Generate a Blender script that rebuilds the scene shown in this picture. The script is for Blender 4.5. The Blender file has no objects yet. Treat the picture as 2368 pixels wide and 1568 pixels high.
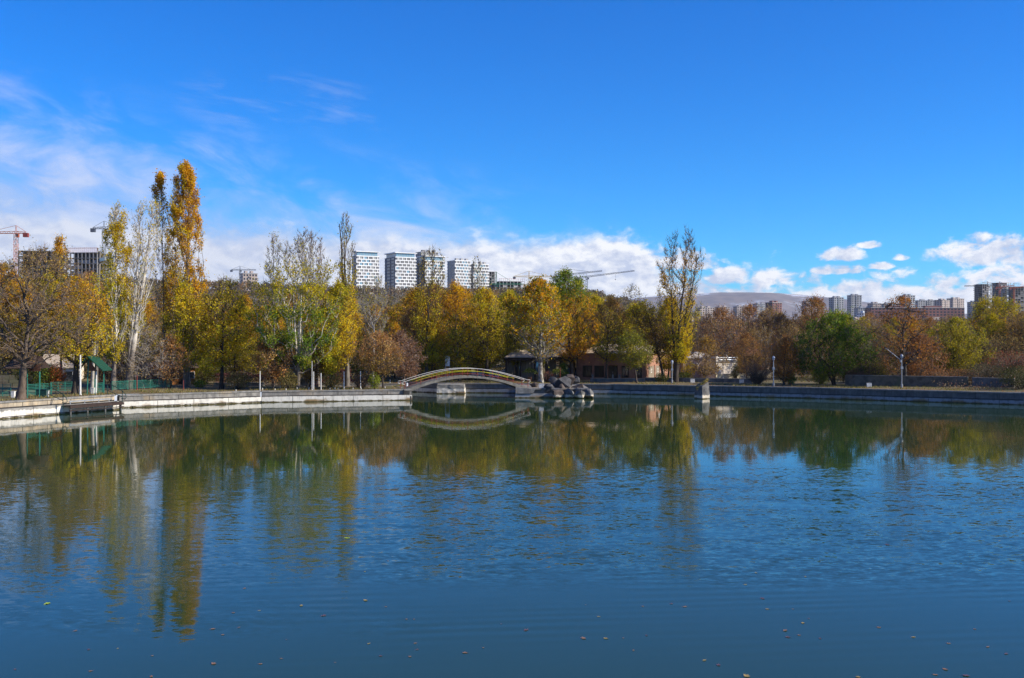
import bpy, math, random
import numpy as np
from mathutils import Vector, Matrix, noise as mnoise

R = math.radians
random.seed(7)
SC = bpy.context.scene
COL = SC.collection

# ------------------------------------------------------------------ camera
FPX, CAM_H = 1046.0, 6.5            # focal length in pixels of a 1024 wide frame, eye height over the water
cam_data = bpy.data.cameras.new('camera')
cam_data.sensor_width = 36.0
cam_data.lens = 36.0 * FPX / 1024.0
cam_data.clip_start, cam_data.clip_end = 0.3, 60000.0
cam = bpy.data.objects.new('camera', cam_data)
cam.location = (0, 0, CAM_H)
cam.rotation_euler = (R(90), 0, 0)
COL.objects.link(cam)
SC.camera = cam

# ------------------------------------------------------------------ node helper
class NT:
    def __init__(s, tree):
        s.t = tree
        s.t.nodes.clear()
    def n(s, typ, **kw):
        nd = s.t.nodes.new('ShaderNode' + typ)
        for k, v in kw.items():
            setattr(nd, k, v)
        return nd
    def put(s, sock, v):
        if isinstance(v, bpy.types.NodeSocket):
            s.t.links.new(v, sock)
        elif v is not None:
            if sock.type == 'RGBA' and len(v) == 3:
                v = (v[0], v[1], v[2], 1)
            sock.default_value = v
    def m(s, op, a, b=None, c=None, clamp=False):
        nd = s.n('Math', operation=op, use_clamp=clamp)
        s.put(nd.inputs[0], a); s.put(nd.inputs[1], b); s.put(nd.inputs[2], c)
        return nd.outputs[0]
    def xyz(s, x, y, z):
        nd = s.n('CombineXYZ')
        s.put(nd.inputs[0], x); s.put(nd.inputs[1], y); s.put(nd.inputs[2], z)
        return nd.outputs[0]
    def sep(s, v):
        nd = s.n('SeparateXYZ'); s.put(nd.inputs[0], v)
        return nd.outputs
    def vm(s, op, a, b):
        nd = s.n('VectorMath', operation=op)
        s.put(nd.inputs[0], a); s.put(nd.inputs[1], b)
        return nd.outputs[0]
    def noise(s, vec, scale, detail=4, rough=0.55, dist=0.0, out=0):
        nd = s.n('TexNoise')
        s.put(nd.inputs['Vector'], vec)
        nd.inputs['Scale'].default_value = scale
        nd.inputs['Detail'].default_value = detail
        nd.inputs['Roughness'].default_value = rough
        nd.inputs['Distortion'].default_value = dist
        return nd.outputs[out]
    def ss(s, v, lo, hi, a=0.0, b=1.0):
        nd = s.n('MapRange', interpolation_type='SMOOTHSTEP')
        s.put(nd.inputs[0], v); s.put(nd.inputs[1], lo); s.put(nd.inputs[2], hi)
        s.put(nd.inputs[3], a); s.put(nd.inputs[4], b)
        return nd.outputs[0]
    def mix(s, f, a, b, blend='MIX'):
        nd = s.n('Mix', data_type='RGBA', blend_type=blend)
        s.put(nd.inputs[0], f); s.put(nd.inputs[6], a); s.put(nd.inputs[7], b)
        return nd.outputs[2]

# ------------------------------------------------------------------ world: Nishita sky with clouds
SUN_AZ, SUN_EL = R(103), R(29)        # azimuth from +Y towards +X
world = bpy.data.worlds.new('World')
SC.world = world
world.use_nodes = True
W = NT(world.node_tree)
sky = W.n('TexSky', sky_type='NISHITA')
sky.sun_disc = False
sky.sun_elevation, sky.sun_rotation = SUN_EL, SUN_AZ
sky.altitude = 1000.0
sky.air_density, sky.dust_density, sky.ozone_density = 1.0, 0.25, 3.0
hs = W.n('HueSaturation')
hs.inputs['Hue'].default_value = 0.497
hs.inputs['Saturation'].default_value = 1.42
hs.inputs['Value'].default_value = 1.40
W.put(hs.inputs['Color'], sky.outputs[0])
skycol = W.mix(1.0, hs.outputs[0], (0.15, 0.67, 1.06), 'MULTIPLY')
dx, dy, dz = W.sep(W.n('TexCoord').outputs['Generated'])
az = W.m('MULTIPLY', W.m('ARCTAN2', dx, dy), 1000.0)
el = W.m('MULTIPLY', W.m('ARCSINE', dz), 1000.0)
def UV(u, v):
    a = math.atan((u - 512) / FPX)
    return a * 1000, (339 - v) / FPX * math.cos(a) * 1000
p_lo = W.xyz(W.m('MULTIPLY', az, 0.016), W.m('MULTIPLY', el, 0.030), 3.1)
fb = W.noise(p_lo, 1.0, 7, 0.56, 0.25)
p_sh = W.xyz(W.m('MULTIPLY', W.m('ADD', az, 16.0), 0.016), W.m('MULTIPLY', W.m('ADD', el, 13.0), 0.030), 3.1)
fb2 = W.noise(p_sh, 1.0, 5, 0.56, 0.25)
# cumulus heaps (azimuth, elevation in milliradians)
heaps = [(2278, 580, 135, 62), (2335, 632, 105, 44), (2175, 650, 70, 30), (1938, 586, 58, 30), (2012, 566, 30, 13),
         (2086, 594, 25, 15), (2038, 614, 33, 14), (1930, 622, 75, 22), (1800, 640, 120, 36), (2060, 668, 190, 28),
         (1690, 640, 80, 34), (1560, 600, 110, 44), (1430, 600, 200, 52), (2420, 600, 90, 60), (2520, 660, 160, 60),
         (1300, 585, 260, 44)]
SCL = 1024 / 2367.0
dens = None
for (hx, hy, hw, hh) in heaps:
    U0, V0 = UV(hx * SCL, (hy + hh * 0.25) * SCL)
    w, h = hw * SCL * 0.93, hh * SCL * 0.93
    du = W.m('MULTIPLY', W.m('SUBTRACT', az, U0), 1.0 / w)
    dv = W.m('MULTIPLY', W.m('SUBTRACT', el, V0), 1.0 / h)
    dv = W.m('MAXIMUM', dv, W.m('MULTIPLY', dv, -2.2))
    q = W.m('SUBTRACT', 0.55, W.m('ADD', W.m('MULTIPLY', du, du), W.m('MULTIPLY', dv, dv)))
    dens = q if dens is None else W.m('MAXIMUM', dens, q)
# low bank along the whole horizon, taller towards the north west (left)
top = W.ss(az, 90.0, 190.0, 100.0, 52.0)
top = W.m('ADD', top, W.ss(az, -700.0, -200.0, 25.0, 0.0))
bank = W.m('MULTIPLY', W.m('SUBTRACT', top, el), 0.032)
bank = W.m('MINIMUM', bank, 0.75)
dens = W.m('MAXIMUM', W.m('MAXIMUM', dens, bank), -1.2)
fbh = W.noise(W.xyz(W.m('MULTIPLY', az, 0.055), W.m('MULTIPLY', el, 0.085), 6.3), 1.0, 6, 0.6, 0.3)
dens = W.m('ADD', dens, W.m('MULTIPLY', W.m('SUBTRACT', fb, 0.47), 1.5))
dens = W.m('ADD', dens, W.m('MULTIPLY', W.m('SUBTRACT', fbh, 0.46), W.ss(az, 40.0, 190.0, 0.7, 2.8)))
a_cum = W.ss(dens, -0.12, 0.62)
fbh2 = W.noise(W.xyz(W.m('MULTIPLY', W.m('ADD', az, 5.0), 0.055), W.m('MULTIPLY', W.m('ADD', el, 5.0), 0.085), 6.3), 1.0, 4, 0.6, 0.3)
lit = W.m('ADD', 0.58, W.m('ADD', W.m('MULTIPLY', W.m('SUBTRACT', fb, fb2), 2.8), W.m('MULTIPLY', W.m('SUBTRACT', fbh, fbh2), 2.6)), clamp=True)
lit = W.m('ADD', lit, W.ss(el, 20.0, 90.0, 0.12, -0.02), clamp=True)
c_cum = W.mix(W.m('MULTIPLY', lit, W.ss(az, -250.0, 60.0, 0.45, 1.0)), (4.4, 5.0, 6.5), (8.0, 8.1, 8.4))
# thin high veil on the left
vb = W.m('SUBTRACT', 216.0, W.m('MULTIPLY', W.m('ADD', az, 460.0), 0.21))
vb = W.m('MINIMUM', vb, 260.0)
p_c = W.xyz(W.m('MULTIPLY', az, 0.011), W.m('MULTIPLY', W.m('ADD', el, W.m('MULTIPLY', az, 0.16)), 0.024), 8.4)
cf = W.noise(p_c, 1.0, 8, 0.62, 0.5)
veil = W.ss(W.m('SUBTRACT', vb, el), -26.0, 120.0)
veil = W.m('ADD', W.m('MULTIPLY', veil, 1.05), W.m('MULTIPLY', W.m('SUBTRACT', cf, 0.52), 1.9))
a_veil = W.m('MULTIPLY', W.m('MULTIPLY', W.ss(veil, -0.02, 1.05), W.ss(W.m('SUBTRACT', vb, el), -50.0, 15.0)), 0.80)
# faint mackerel streaks above
p_d = W.xyz(W.m('MULTIPLY', az, 0.011), W.m('MULTIPLY', W.m('ADD', el, W.m('MULTIPLY', az, 0.12)), 0.05), 2.2)
df = W.noise(p_d, 1.0, 7, 0.6, 0.4)
su0, sv0 = UV(285, 108)
ring = W.m('ADD', W.m('POWER', W.m('MULTIPLY', W.m('SUBTRACT', az, su0), 1 / 120.0), 2.0), W.m('POWER', W.m('MULTIPLY', W.m('SUBTRACT', el, sv0), 1 / 38.0), 2.0))
streak = W.m('MULTIPLY', W.ss(ring, 0.1, 1.0, 1.0, 0.0), W.ss(df, 0.46, 0.72, 0.0, 0.26))
a_veil = W.m('MAXIMUM', a_veil, streak)
c_veil = W.mix(W.ss(cf, 0.35, 0.7), (3.7, 4.3, 6.2), (5.6, 5.9, 7.2))
skyc = W.mix(a_veil, skycol, c_veil)
skyc = W.mix(a_cum, skyc, c_cum)
bg = W.n('Background')
W.put(bg.inputs[0], skyc)
bg.inputs[1].default_value = 0.095
W.t.links.new(bg.outputs[0], W.n('OutputWorld').inputs[0])

# ------------------------------------------------------------------ sun and exposure
sun_data = bpy.data.lights.new('sun', 'SUN')
sun_data.energy, sun_data.angle, sun_data.color = 5.0, R(0.55), (1.0, 0.92, 0.77)
sun = bpy.data.objects.new('sun', sun_data)
sdir = Vector((math.sin(SUN_AZ) * math.cos(SUN_EL), math.cos(SUN_AZ) * math.cos(SUN_EL), math.sin(SUN_EL)))
sun.rotation_euler = sdir.to_track_quat('Z', 'Y').to_euler()
sun.location = (60, -20, 60)
COL.objects.link(sun)
SC.view_settings.view_transform = 'Standard'
SC.view_settings.look = 'None'
SC.view_settings.exposure = 0.46
SC.view_settings.gamma = 1.0
SC.view_settings.use_curve_mapping = False
SC.render.engine = 'CYCLES'
SC.cycles.max_bounces = 8
SC.cycles.transparent_max_bounces = 8
SC.cycles.use_denoising = True
SC.cycles.denoiser = 'OPENIMAGEDENOISE'
SC.cycles.denoising_prefilter = 'NONE'
SC.cycles.sample_clamp_indirect = 6.0

# ------------------------------------------------------------------ helpers
def gx(u, Y): return (u - 512) / FPX * Y
def gz(v, Y): return CAM_H - (v - 339) / FPX * Y
def sm(a, b, x):
    t = np.clip((x - a) / (b - a), 0, 1)
    return t * t * (3 - 2 * t)
def ground_z(x, y):
    x = np.asarray(x, float); y = np.asarray(y, float)
    r = np.hypot(x - 5, y - 70)
    z = 1.13 + 0.2 * sm(-30, -37, x) * sm(60, 80, y)
    z = z + 1.3 * sm(72, 120, r) * sm(40, 110, y)
    a = np.arctan2(x, y)
    hill = 46 * sm(0.25, 0.05, a) + 5 * sm(-0.1, -0.3, a)
    hill = np.maximum(hill, 16.0)
    z = z + hill * sm(230, 980, r) * sm(0, 300, y)
    z = z + 34 * sm(900, 3200, r) * sm(0.0, 0.2, a) * sm(0, 300, y)
    z = z + 4.6 * np.exp(-(((x - 72) / 15) ** 2 + ((y - 131) / 18) ** 2))
    z = z + 3.7 * sm(16, 3, y) * sm(60, 20, np.abs(x))
    z = z + 0.10 * np.sin(x * 0.21 + 1) * np.sin(y * 0.17) * sm(75, 110, r)
    return z
def GZ(x, y): return float(ground_z(x, y))

MATS = {}
def mat(name, c1, c2=None, scale=2.0, rough=0.85, metal=0.0, bump=0.0, detail=5, lo=0.35, hi=0.65, spec=0.3,
        c3=None, scale3=0.4, stretch=(1, 1, 1), streak=0.0):
    m = bpy.data.materials.new(name); m.use_nodes = True
    N = NT(m.node_tree)
    pos = N.n('NewGeometry').outputs['Position']
    pos = N.vm('MULTIPLY', pos, stretch)
    b = N.n('BsdfPrincipled')
    f = N.noise(pos, scale, detail, 0.6)
    col = N.mix(N.ss(f, lo, hi), c1, c2 if c2 else tuple(x * 0.75 for x in c1))
    if c3:
        col = N.mix(N.ss(N.noise(pos, scale3, 4, 0.6), 0.48, 0.68), col, c3)
    if streak:
        s_ = N.noise(N.vm('MULTIPLY', N.n('NewGeometry').outputs['Position'], (1, 1, 0.12)), 3.0, 6, 0.7)
        s2 = N.noise(N.n('NewGeometry').outputs['Position'], 0.55, 5, 0.65)
        col = N.mix(N.m('MULTIPLY', N.ss(s_, 0.45, 0.70), streak), col, tuple(x * 0.38 for x in c1))
        col = N.mix(N.m('MULTIPLY', N.ss(s2, 0.50, 0.72), streak * 0.8), col, (c1[0] * 1.05, c1[1] * 0.86, c1[2] * 0.62))
    N.put(b.inputs['Base Color'], col)
    b.inputs['Roughness'].default_value = rough
    b.inputs['Metallic'].default_value = metal
    b.inputs['Specular IOR Level'].default_value = spec
    if bump:
        bp = N.n('Bump'); bp.inputs['Strength'].default_value = 0.6; bp.inputs['Distance'].default_value = bump
        N.put(bp.inputs['Height'], f)
        N.put(b.inputs['Normal'], bp.outputs[0])
    N.t.links.new(b.outputs[0], N.n('OutputMaterial').inputs[0])
    MATS[name] = m
    return m

def newmesh(name, verts, faces, mats, smooth=False, matidx=None, colors=None):
    """verts (n,3) array, faces: list of arrays each (k, m) with constant m"""
    me = bpy.data.meshes.new(name)
    verts = np.asarray(verts, np.float32)
    me.vertices.add(len(verts))
    me.vertices.foreach_set('co', verts.ravel())
    fl = [np.asarray(f, np.int32) for f in faces if len(f)]
    tot = np.concatenate([np.full(len(f), f.shape[1], np.int32) for f in fl])
    idx = np.concatenate([f.ravel() for f in fl])
    me.loops.add(len(idx)); me.loops.foreach_set('vertex_index', idx)
    me.polygons.add(len(tot))
    st = np.zeros(len(tot), np.int32); st[1:] = np.cumsum(tot)[:-1]
    me.polygons.foreach_set('loop_start', st)
    if matidx is not None:
        me.polygons.foreach_set('material_index', np.asarray(matidx, np.int32))
    me.polygons.foreach_set('use_smooth', np.full(len(tot), bool(smooth)))
    for mt in (mats if isinstance(mats, (list, tuple)) else [mats]):
        me.materials.append(MATS[mt] if isinstance(mt, str) else mt)
    if colors is not None:
        at = me.color_attributes.new('Col', 'FLOAT_COLOR', 'POINT')
        c4 = np.ones((len(verts), 4), np.float32); c4[:, :3] = colors
        at.data.foreach_set('color', c4.ravel())
    me.update(calc_edges=True)
    return me

def link(name, data, parent=None, loc=(0, 0, 0), rotz=0.0):
    o = bpy.data.objects.new(name, data)
    o.location = loc
    if rotz: o.rotation_euler = (0, 0, rotz)
    if parent is not None: o.parent = parent
    COL.objects.link(o)
    return o
def tag(o, label=None, cat=None, group=None, kind=None):
    if label: o['label'] = label
    if cat: o['category'] = cat
    if group: o['group'] = group
    if kind: o['kind'] = kind
    return o
def thing(name, label, cat, loc=(0, 0, 0), rotz=0.0, group=None):
    o = link(name, None, None, loc, rotz)
    o.empty_display_size = 0.2
    return tag(o, label, cat, group)
def copy_tree(o, parent=None):
    c = o.copy(); COL.objects.link(c)
    if parent is not None: c.parent = parent
    for ch in list(o.children): copy_tree(ch, c)
    return c

def tubes(pts, rad, m=6):
    """pts (B,K,3), rad (B,K) -> verts, quads"""
    pts = np.asarray(pts, float); rad = np.asarray(rad, float)
    B, K, _ = pts.shape
    tan = np.gradient(pts, axis=1)
    tan /= np.linalg.norm(tan, axis=2, keepdims=True) + 1e-9
    ref = np.where(np.abs(tan[:, :1, 2:3]) > 0.9, np.array([[[1.0, 0, 0]]]), np.array([[[0, 0, 1.0]]]))
    ref = np.broadcast_to(ref, tan.shape)
    a = np.cross(tan, ref); a /= np.linalg.norm(a, axis=2, keepdims=True) + 1e-9
    b = np.cross(tan, a)
    ang = np.arange(m) * 2 * math.pi / m
    ring = a[:, :, None, :] * np.cos(ang)[None, None, :, None] + b[:, :, None, :] * np.sin(ang)[None, None, :, None]
    v = pts[:, :, None, :] + ring * rad[:, :, None, None]
    base = (np.arange(B) * K * m)[:, None, None]
    k = np.arange(K - 1)[None, :, None] * m
    j = np.arange(m)[None, None, :]
    j2 = (j + 1) % m
    q = np.stack(np.broadcast_arrays(base + k + j, base + k + j2, base + k + m + j2, base + k + m + j), -1)
    return v.reshape(-1, 3), q.reshape(-1, 4)

class MB:
    """collects simple solids, links them as one mesh object"""
    def __init__(s): s.v = []; s.q = {3: [], 4: []}; s.n = 0
    def add(s, v, faces):
        v = np.asarray(v, float).reshape(-1, 3)
        for f in faces:
            f = [i + s.n for i in f]
            if len(f) in (3, 4): s.q[len(f)].append(f)
            else:
                s.q.setdefault(len(f), []).append(f)
        s.v.append(v); s.n += len(v); return s
    def box(s, x0, x1, y0, y1, z0, z1, M=None):
        v = np.array([[x, y, z] for z in (z0, z1) for y in (y0, y1) for x in (x0, x1)], float)
        if M is not None: v = np.array([M @ Vector(p) for p in v])
        return s.add(v, [(0, 2, 3, 1), (4, 5, 7, 6), (0, 1, 5, 4), (2, 6, 7, 3), (0, 4, 6, 2), (1, 3, 7, 5)])
    def tube(s, pts, r, m=8, caps=True):
        pts = np.asarray(pts, float)
        rr = np.full(len(pts), r) if np.isscalar(r) else np.asarray(r, float)
        v, q = tubes(pts[None], rr[None], m)
        f = [tuple(x) for x in q]
        if caps:
            f.append(tuple(range(m))[::-1]); f.append(tuple(range(len(v) - m, len(v))))
        return s.add(v, f)
    def lathe(s, prof, c=(0, 0), m=12):
        pr = np.asarray(prof, float); K = len(pr)
        ang = np.arange(m) * 2 * math.pi / m
        v = np.stack([c[0] + pr[:, None, 0] * np.cos(ang), c[1] + pr[:, None, 0] * np.sin(ang), np.broadcast_to(pr[:, None, 1], (K, m))], -1).reshape(-1, 3)
        f = [(k * m + j, k * m + (j + 1) % m, (k + 1) * m + (j + 1) % m, (k + 1) * m + j) for k in range(K - 1) for j in range(m)]
        f += [tuple(range(m))[::-1], tuple(range((K - 1) * m, K * m))]
        return s.add(v, f)
    def prism(s, poly, a0, a1, axis='y'):
        """poly: 2d points; axis y: poly in xz extruded along y; axis z: poly in xy; axis x: poly in yz"""
        n = len(poly); v = []
        for a in (a0, a1):
            for p in poly:
                v.append((p[0], a, p[1]) if axis == 'y' else ((p[0], p[1], a) if axis == 'z' else (a, p[0], p[1])))
        f = [tuple(range(n))[::-1], tuple(range(n, 2 * n))]
        f += [(i, (i + 1) % n, n + (i + 1) % n, n + i) for i in range(n)]
        return s.add(v, f)
    def mesh(s, name, m, smooth=False):
        return newmesh(name, np.concatenate(s.v), [np.array(x) for x in s.q.values() if x], m, smooth)
    def build(s, name, m, parent=None, loc=(0, 0, 0), rotz=0.0, smooth=False):
        return link(name, s.mesh(name, m, smooth), parent, loc, rotz)

def fix_normals(me):
    import bmesh
    bm = bmesh.new(); bm.from_mesh(me)
    bmesh.ops.recalc_face_normals(bm, faces=bm.faces); bm.to_mesh(me); bm.free()
# ------------------------------------------------------------------ materials
mat('concrete', (0.30, 0.28, 0.25), (0.20, 0.19, 0.175), 1.6, 0.9, bump=0.02, c3=(0.13, 0.125, 0.115), scale3=0.9, streak=0.75)
mat('coping', (0.27, 0.255, 0.235), (0.17, 0.165, 0.155), 2.3, 0.9, bump=0.02, c3=(0.33, 0.27, 0.19), scale3=0.5, streak=0.6)
mat('bridge_concrete', (0.22, 0.205, 0.175), (0.14, 0.13, 0.115), 2.0, 0.9, bump=0.02, c3=(0.10, 0.095, 0.085), scale3=1.1, streak=0.6)
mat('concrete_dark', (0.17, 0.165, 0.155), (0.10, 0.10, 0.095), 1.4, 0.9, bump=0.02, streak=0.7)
mat('mortar', (0.06, 0.055, 0.05), (0.035, 0.032, 0.03), 3, 0.95)
mat('beige_slab', (0.46, 0.38, 0.27), (0.33, 0.27, 0.20), 1.3, 0.9, bump=0.01, streak=0.7)
mat('green_paint', (0.015, 0.17, 0.125), (0.02, 0.12, 0.09), 4, 0.5, spec=0.4)
mat('dark_green_paint', (0.012, 0.06, 0.05), (0.01, 0.04, 0.035), 4, 0.5)
mat('white_paint', (0.72, 0.71, 0.68), (0.58, 0.56, 0.52), 5, 0.6)
mat('white_rail', (0.62, 0.59, 0.54), (0.45, 0.42, 0.38), 5, 0.55)
mat('red_paint', (0.30, 0.055, 0.04), (0.20, 0.04, 0.03), 6, 0.6)
mat('yellow_paint', (0.55, 0.50, 0.02), (0.42, 0.36, 0.02), 5, 0.55)
mat('brown_plank', (0.16, 0.075, 0.045), (0.11, 0.05, 0.03), 4, 0.85, stretch=(6, 6, 1))
mat('dark_wood', (0.045, 0.026, 0.02), (0.03, 0.018, 0.014), 5, 0.8)
mat('orange_wood', (0.42, 0.16, 0.035), (0.30, 0.11, 0.03), 4, 0.8, stretch=(1, 1, 5))
mat('roof_brown', (0.13, 0.085, 0.06), (0.085, 0.06, 0.045), 5, 0.85)
mat('roof_green', (0.012, 0.08, 0.048), (0.01, 0.055, 0.035), 6, 0.6)
mat('roof_maroon', (0.11, 0.04, 0.045), (0.08, 0.03, 0.035), 3, 0.7)
mat('roof_beige', (0.52, 0.42, 0.30), (0.38, 0.30, 0.22), 1.2, 0.85)
mat('curtain', (0.30, 0.25, 0.19), (0.22, 0.18, 0.14), 3, 0.9, stretch=(8, 8, 0.4))
mat('metal_grey', (0.36, 0.37, 0.38), (0.28, 0.29, 0.30), 4, 0.45, 0.4)
mat('galvanised', (0.55, 0.57, 0.60), (0.42, 0.44, 0.47), 6, 0.35, 0.6)
mat('lamp_white', (0.38, 0.40, 0.42), (0.30, 0.32, 0.34), 6, 0.4)
mat('plaster_white', (0.76, 0.68, 0.58), (0.66, 0.58, 0.49), 1.0, 0.9, bump=0.01)
mat('plaster_pink', (0.56, 0.42, 0.36), (0.45, 0.34, 0.29), 1.0, 0.9)
mat('plaster_yellow', (0.72, 0.64, 0.44), (0.60, 0.52, 0.36), 1.2, 0.9)
mat('stone_wall', (0.15, 0.13, 0.10), (0.08, 0.07, 0.055), 1.8, 0.95, bump=0.05, c3=(0.10, 0.10, 0.06))
mat('tower_white', (0.82, 0.82, 0.80), (0.74, 0.74, 0.73), 0.05, 0.6)
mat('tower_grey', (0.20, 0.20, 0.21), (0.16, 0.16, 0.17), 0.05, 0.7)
mat('tower_mid', (0.42, 0.41, 0.40), (0.36, 0.35, 0.34), 0.05, 0.7)
mat('tower_recess', (0.20, 0.20, 0.20), (0.13, 0.13, 0.14), 0.08, 0.7)
mat('raw_concrete', (0.30, 0.28, 0.26), (0.22, 0.21, 0.20), 0.05, 0.9)
mat('raw_dark', (0.10, 0.095, 0.09), (0.07, 0.068, 0.065), 0.05, 0.9)
mat('block_red', (0.22, 0.10, 0.085), (0.17, 0.08, 0.07), 0.05, 0.9)
mat('block_tuff', (0.46, 0.38, 0.33), (0.38, 0.31, 0.27), 0.03, 0.9)
mat('block_grey', (0.38, 0.38, 0.38), (0.30, 0.30, 0.31), 0.03, 0.9)
mat('window_dark', (0.03, 0.035, 0.045), (0.02, 0.022, 0.03), 0.1, 0.25, spec=0.5)
mat('crane_orange', (0.45, 0.11, 0.03), (0.38, 0.09, 0.03), 0.3, 0.6)
mat('crane_yellow', (0.50, 0.33, 0.08), (0.42, 0.27, 0.06), 0.3, 0.6)
mat('crane_dark', (0.10, 0.11, 0.13), (0.07, 0.08, 0.10), 0.3, 0.6)
mat('crane_green', (0.03, 0.20, 0.10), (0.03, 0.15, 0.08), 0.3, 0.6)
mat('bark_dark', (0.075, 0.058, 0.045), (0.04, 0.032, 0.026), 5, 0.95, bump=0.03, stretch=(1, 1, 0.3))
mat('bark_brown', (0.15, 0.11, 0.08), (0.08, 0.06, 0.045), 5, 0.95, bump=0.03, stretch=(1, 1, 0.3))
mat('bark_grey', (0.22, 0.19, 0.16), (0.11, 0.095, 0.08), 4, 0.95, bump=0.03, stretch=(1, 1, 0.3))
mat('bark_pale', (0.52, 0.48, 0.42), (0.33, 0.30, 0.26), 3, 0.9, bump=0.02, stretch=(1, 1, 0.5))
mat('bark_plane', (0.36, 0.33, 0.28), (0.14, 0.12, 0.10), 2.5, 0.9, lo=0.42, hi=0.55)
mat('car_blue', (0.05, 0.16, 0.34), (0.05, 0.14, 0.30), 1, 0.25, spec=0.6)
mat('car_white', (0.70, 0.71, 0.72), (0.64, 0.65, 0.66), 1, 0.25, spec=0.6)
mat('car_yellow', (0.62, 0.40, 0.02), (0.55, 0.35, 0.02), 1, 0.3, spec=0.6)
mat('rubber', (0.02, 0.02, 0.02), (0.03, 0.03, 0.03), 4, 0.8)
mat('headlight', (0.8, 0.8, 0.8), (0.7, 0.7, 0.7), 4, 0.1)
mat('cone_orange', (0.65, 0.09, 0.02), (0.55, 0.08, 0.02), 4, 0.6)
mat('plastic_blue', (0.10, 0.22, 0.40), (0.08, 0.18, 0.34), 2, 0.5)
mat('straw', (0.50, 0.36, 0.09), (0.36, 0.25, 0.06), 9, 0.9)
mat('terracotta', (0.38, 0.17, 0.08), (0.30, 0.13, 0.06), 4, 0.9)
for nm, c, c2 in [('leaf_tan', (0.30, 0.17, 0.10), (0.22, 0.11, 0.07)), ('leaf_purple', (0.16, 0.09, 0.10), (0.11, 0.06, 0.08)),
                  ('leaf_lime', (0.42, 0.50, 0.03), (0.30, 0.40, 0.03)), ('leaf_ochre', (0.42, 0.30, 0.10), (0.30, 0.2, 0.07))]:
    mat(nm, c, c2, 20, 0.6)

def custom(name):
    m = bpy.data.materials.new(name); m.use_nodes = True
    MATS[name] = m
    N = NT(m.node_tree)
    return m, N, N.n('NewGeometry').outputs['Position']
def finish(N, col, rough=0.85, normal=None, spec=0.3):
    b = N.n('BsdfPrincipled')
    N.put(b.inputs['Base Color'], col)
    N.put(b.inputs['Roughness'], rough)
    b.inputs['Specular IOR Level'].default_value = spec
    if normal is not None: N.put(b.inputs['Normal'], normal)
    N.t.links.new(b.outputs[0], N.n('OutputMaterial').inputs[0])
    return b
def bumped(N, h, dist):
    bp = N.n('Bump'); bp.inputs['Strength'].default_value = 0.7; bp.inputs['Distance'].default_value = dist
    N.put(bp.inputs['Height'], h)
    return bp.outputs[0]

# waterside stone: lime-whitened below the old water mark, algae at the waterline
def waterside(name, dry, dry2, white, top_z, amt=1.0, rel=0.03):
    m, N, pos = custom(name)
    x, y, z = N.sep(pos)
    f = N.noise(pos, 1.7, 6, 0.62)
    f2 = N.noise(N.vm('MULTIPLY', pos, (1.2, 1.2, 0.35)), 1.6, 5, 0.6)
    col = N.mix(N.ss(f, 0.36, 0.64), dry, dry2)
    zz = N.m('ADD', z, N.m('MULTIPLY', N.m('SUBTRACT', f2, 0.5), 0.5))
    wm = N.m('MULTIPLY', N.ss(zz, top_z + 0.06, top_z - 0.10), N.ss(f, 0.30, 0.52, 1.0 - 0.35 * amt, 1.0))
    col = N.mix(N.m('MULTIPLY', wm, amt), col, N.mix(f2, white, tuple(c * 0.72 for c in white)))
    st = N.noise(N.vm('MULTIPLY', pos, (1, 1, 0.15)), 2.6, 6, 0.7)
    col = N.mix(N.m('MULTIPLY', N.ss(st, 0.50, 0.72), 0.55), col, tuple(c * 0.5 for c in dry))
    lg = N.noise(pos, 0.22, 4, 0.6)
    col = N.mix(N.m('MULTIPLY', N.ss(lg, 0.50, 0.62), N.ss(N.m('ADD', z, N.m('MULTIPLY', f, 0.3)), 0.55, 0.30)), col, (0.26, 0.17, 0.08))
    alg = N.ss(N.m('ADD', z, N.m('MULTIPLY', N.m('SUBTRACT', f, 0.5), 0.40)), 0.17, 0.04)
    col = N.mix(alg, col, (0.075, 0.058, 0.022))
    finish(N, col, 0.9, bumped(N, f, rel))
waterside('lime_stone', (0.30, 0.28, 0.25), (0.20, 0.19, 0.17), (0.80, 0.75, 0.66), 0.62)
waterside('lime_shade', (0.22, 0.21, 0.20), (0.13, 0.125, 0.12), (0.42, 0.42, 0.42), 0.42, 0.75)  # darker copy of the lime stone, shade put into its colour
waterside('boulder_grey', (0.092, 0.09, 0.093), (0.045, 0.044, 0.047), (0.55, 0.50, 0.42), 0.38, rel=0.16)
waterside('boulder_brown', (0.12, 0.088, 0.07), (0.06, 0.047, 0.04), (0.55, 0.50, 0.42), 0.38, rel=0.16)
waterside('boulder_pale', (0.155, 0.148, 0.14), (0.085, 0.08, 0.077), (0.66, 0.58, 0.46), 0.40, rel=0.16)

# brick
m, N, pos = custom('brick_wall')
tc = N.n('TexCoord').outputs['Object']
x, y, z = N.sep(tc)
bk = N.n('TexBrick'); bk.inputs['Scale'].default_value = 1.0
N.put(bk.inputs['Vector'], N.xyz(N.m('ADD', x, y), z, 0.0))
bk.inputs['Brick Width'].default_value = 0.42; bk.inputs['Row Height'].default_value = 0.16
bk.inputs['Mortar Size'].default_value = 0.012
N.put(bk.inputs['Color1'], (0.36, 0.16, 0.10)); N.put(bk.inputs['Color2'], (0.26, 0.12, 0.08)); N.put(bk.inputs['Mortar'], (0.30, 0.24, 0.19))
finish(N, N.mix(N.ss(N.noise(pos, 1.5, 4), 0.4, 0.7), bk.outputs[0], (0.40, 0.22, 0.15)), 0.9)

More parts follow.
